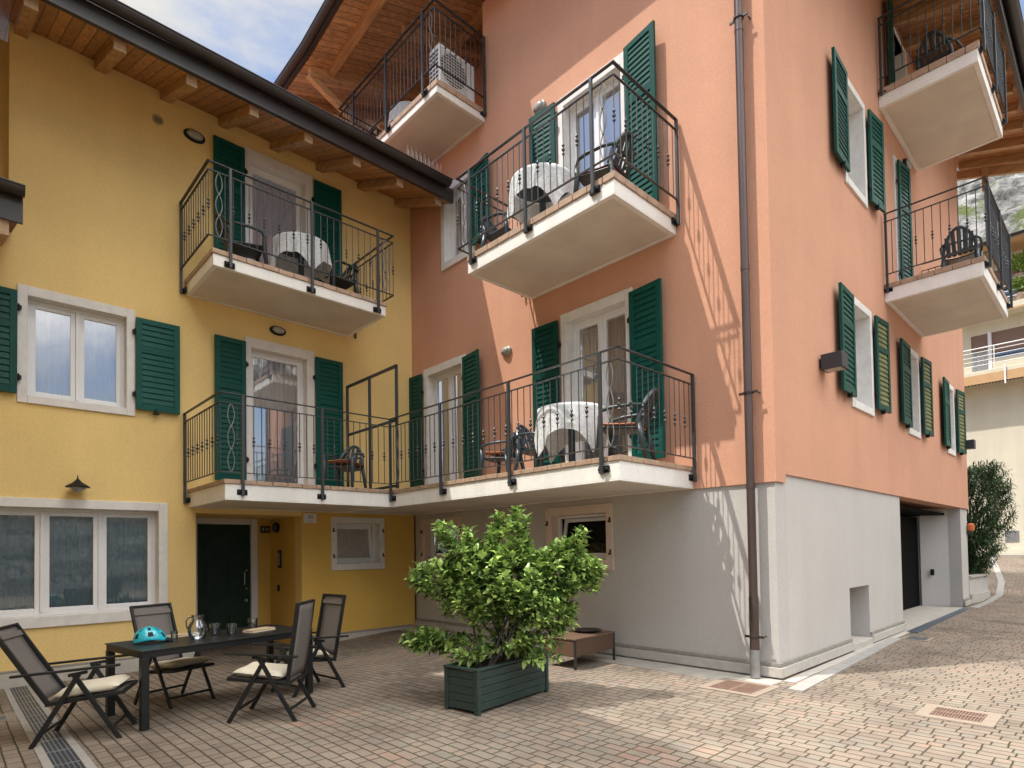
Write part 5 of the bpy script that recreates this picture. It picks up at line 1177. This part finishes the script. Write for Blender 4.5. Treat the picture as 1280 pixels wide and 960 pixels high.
clothed((4.50, 10.08, FU), .46, .84, .80, 'round plastic table on the upper yellow balcony', 'white lace tablecloth on the table of the upper yellow balcony', .75)
clothed((6.95, 10.25, FT), .40, .70, .72, 'round plastic table on the top loggia balcony', 'white tablecloth on the table of the top loggia balcony', .2)
# napkin holder on the upper pink table
p = Vector((6.30, 5.95, FP+.746)); m = MB()
for k in range(3): m.lathe(p+Vector((k*.08, -k*.05, 0)), [(.03, 0), (.034, .05), (.02, .08)], 10)
tag(m.build('glass_jars', CLR, None, smooth=40), 'small glass jars on the table of the upper pink balcony', 'jars') if False else None
# air conditioner
ac = thing('air_conditioner', 'white air conditioner outdoor unit on the corner of the top balcony', 'air conditioner', (6.86, 8.66, FT))
m = MB(); m.box((-.42, -.16, .10), (.42, .16, .86)); m.build('casing', WMT, ac, bevel=.015)
m = MB(); m.lathe((-.10, -.161, .48), [(.30, 0), (.30, .004)], 28, ax=(0, -1, 0)); m.build('fan_opening', ACG, ac)
m = MB()
for k in range(12): m.box((-.40, -.178, .15+k*.057), (.22, -.166, .158+k*.057))
for k in range(11): m.box((-.40+k*.062, -.172, .15), (-.393+k*.062, -.166, .79))
m.build('fan_grille', WMT, ac)
m = MB()
for k in range(8):
    for j in range(3): m.box((-.424, -.12+j*.09, .16+k*.08), (-.4205, -.05+j*.09, .205+k*.08))
m.build('side_louvres', ACG, ac)
for x in (-.3, .3):
    m = MB(); m.box((x-.03, -.18, 0), (x+.03, .18, .099)); m.build('foot', PVC, ac)

# ------------------------------------------------------------------ the garden wall across the courtyard (seen only in the window panes)
m_, t_, b_ = _new('dry_stone'); N_ = t_.nodes.new
g_ = N_('ShaderNodeNewGeometry'); mpg = N_('ShaderNodeMapping'); mpg.inputs['Scale'].default_value = (2.6, 2.6, 4.2); t_.links.new(g_.outputs['Position'], mpg.inputs[0])
v_ = N_('ShaderNodeTexVoronoi'); v_.feature = 'DISTANCE_TO_EDGE'; v_.inputs['Scale'].default_value = 1; t_.links.new(mpg.outputs[0], v_.inputs[0])
r_ = N_('ShaderNodeValToRGB'); r_.color_ramp.elements[0].position = .02; r_.color_ramp.elements[1].position = .09; r_.color_ramp.elements[0].color = (.03, .03, .028, 1); r_.color_ramp.elements[1].color = (.30, .29, .27, 1)
t_.links.new(v_.outputs[0], r_.inputs[0]); t_.links.new(r_.outputs[0], b_.inputs['Base Color']); b_.inputs['Roughness'].default_value = .95
m = MB()
m.grid(lambda a, b: (-24+60*a, -11.0+.06*math.sin(a*90)*math.cos(b*23), -.3+4.4*b), 120, 12); m.box((-24, -11.6, -.3), (36, -11.08, 4.08)); m.box((-24.1, -11.7, 4.085), (36.1, -10.9, 4.22))
tag(m.build('stone_wall', m_), 'long rough grey stone garden wall facing the houses across the courtyard', 'wall')
grate(.27, .47, 8.55, 8.80, .07, 'small dark drain grate by the wall end of the drain channel', 'x', STE)
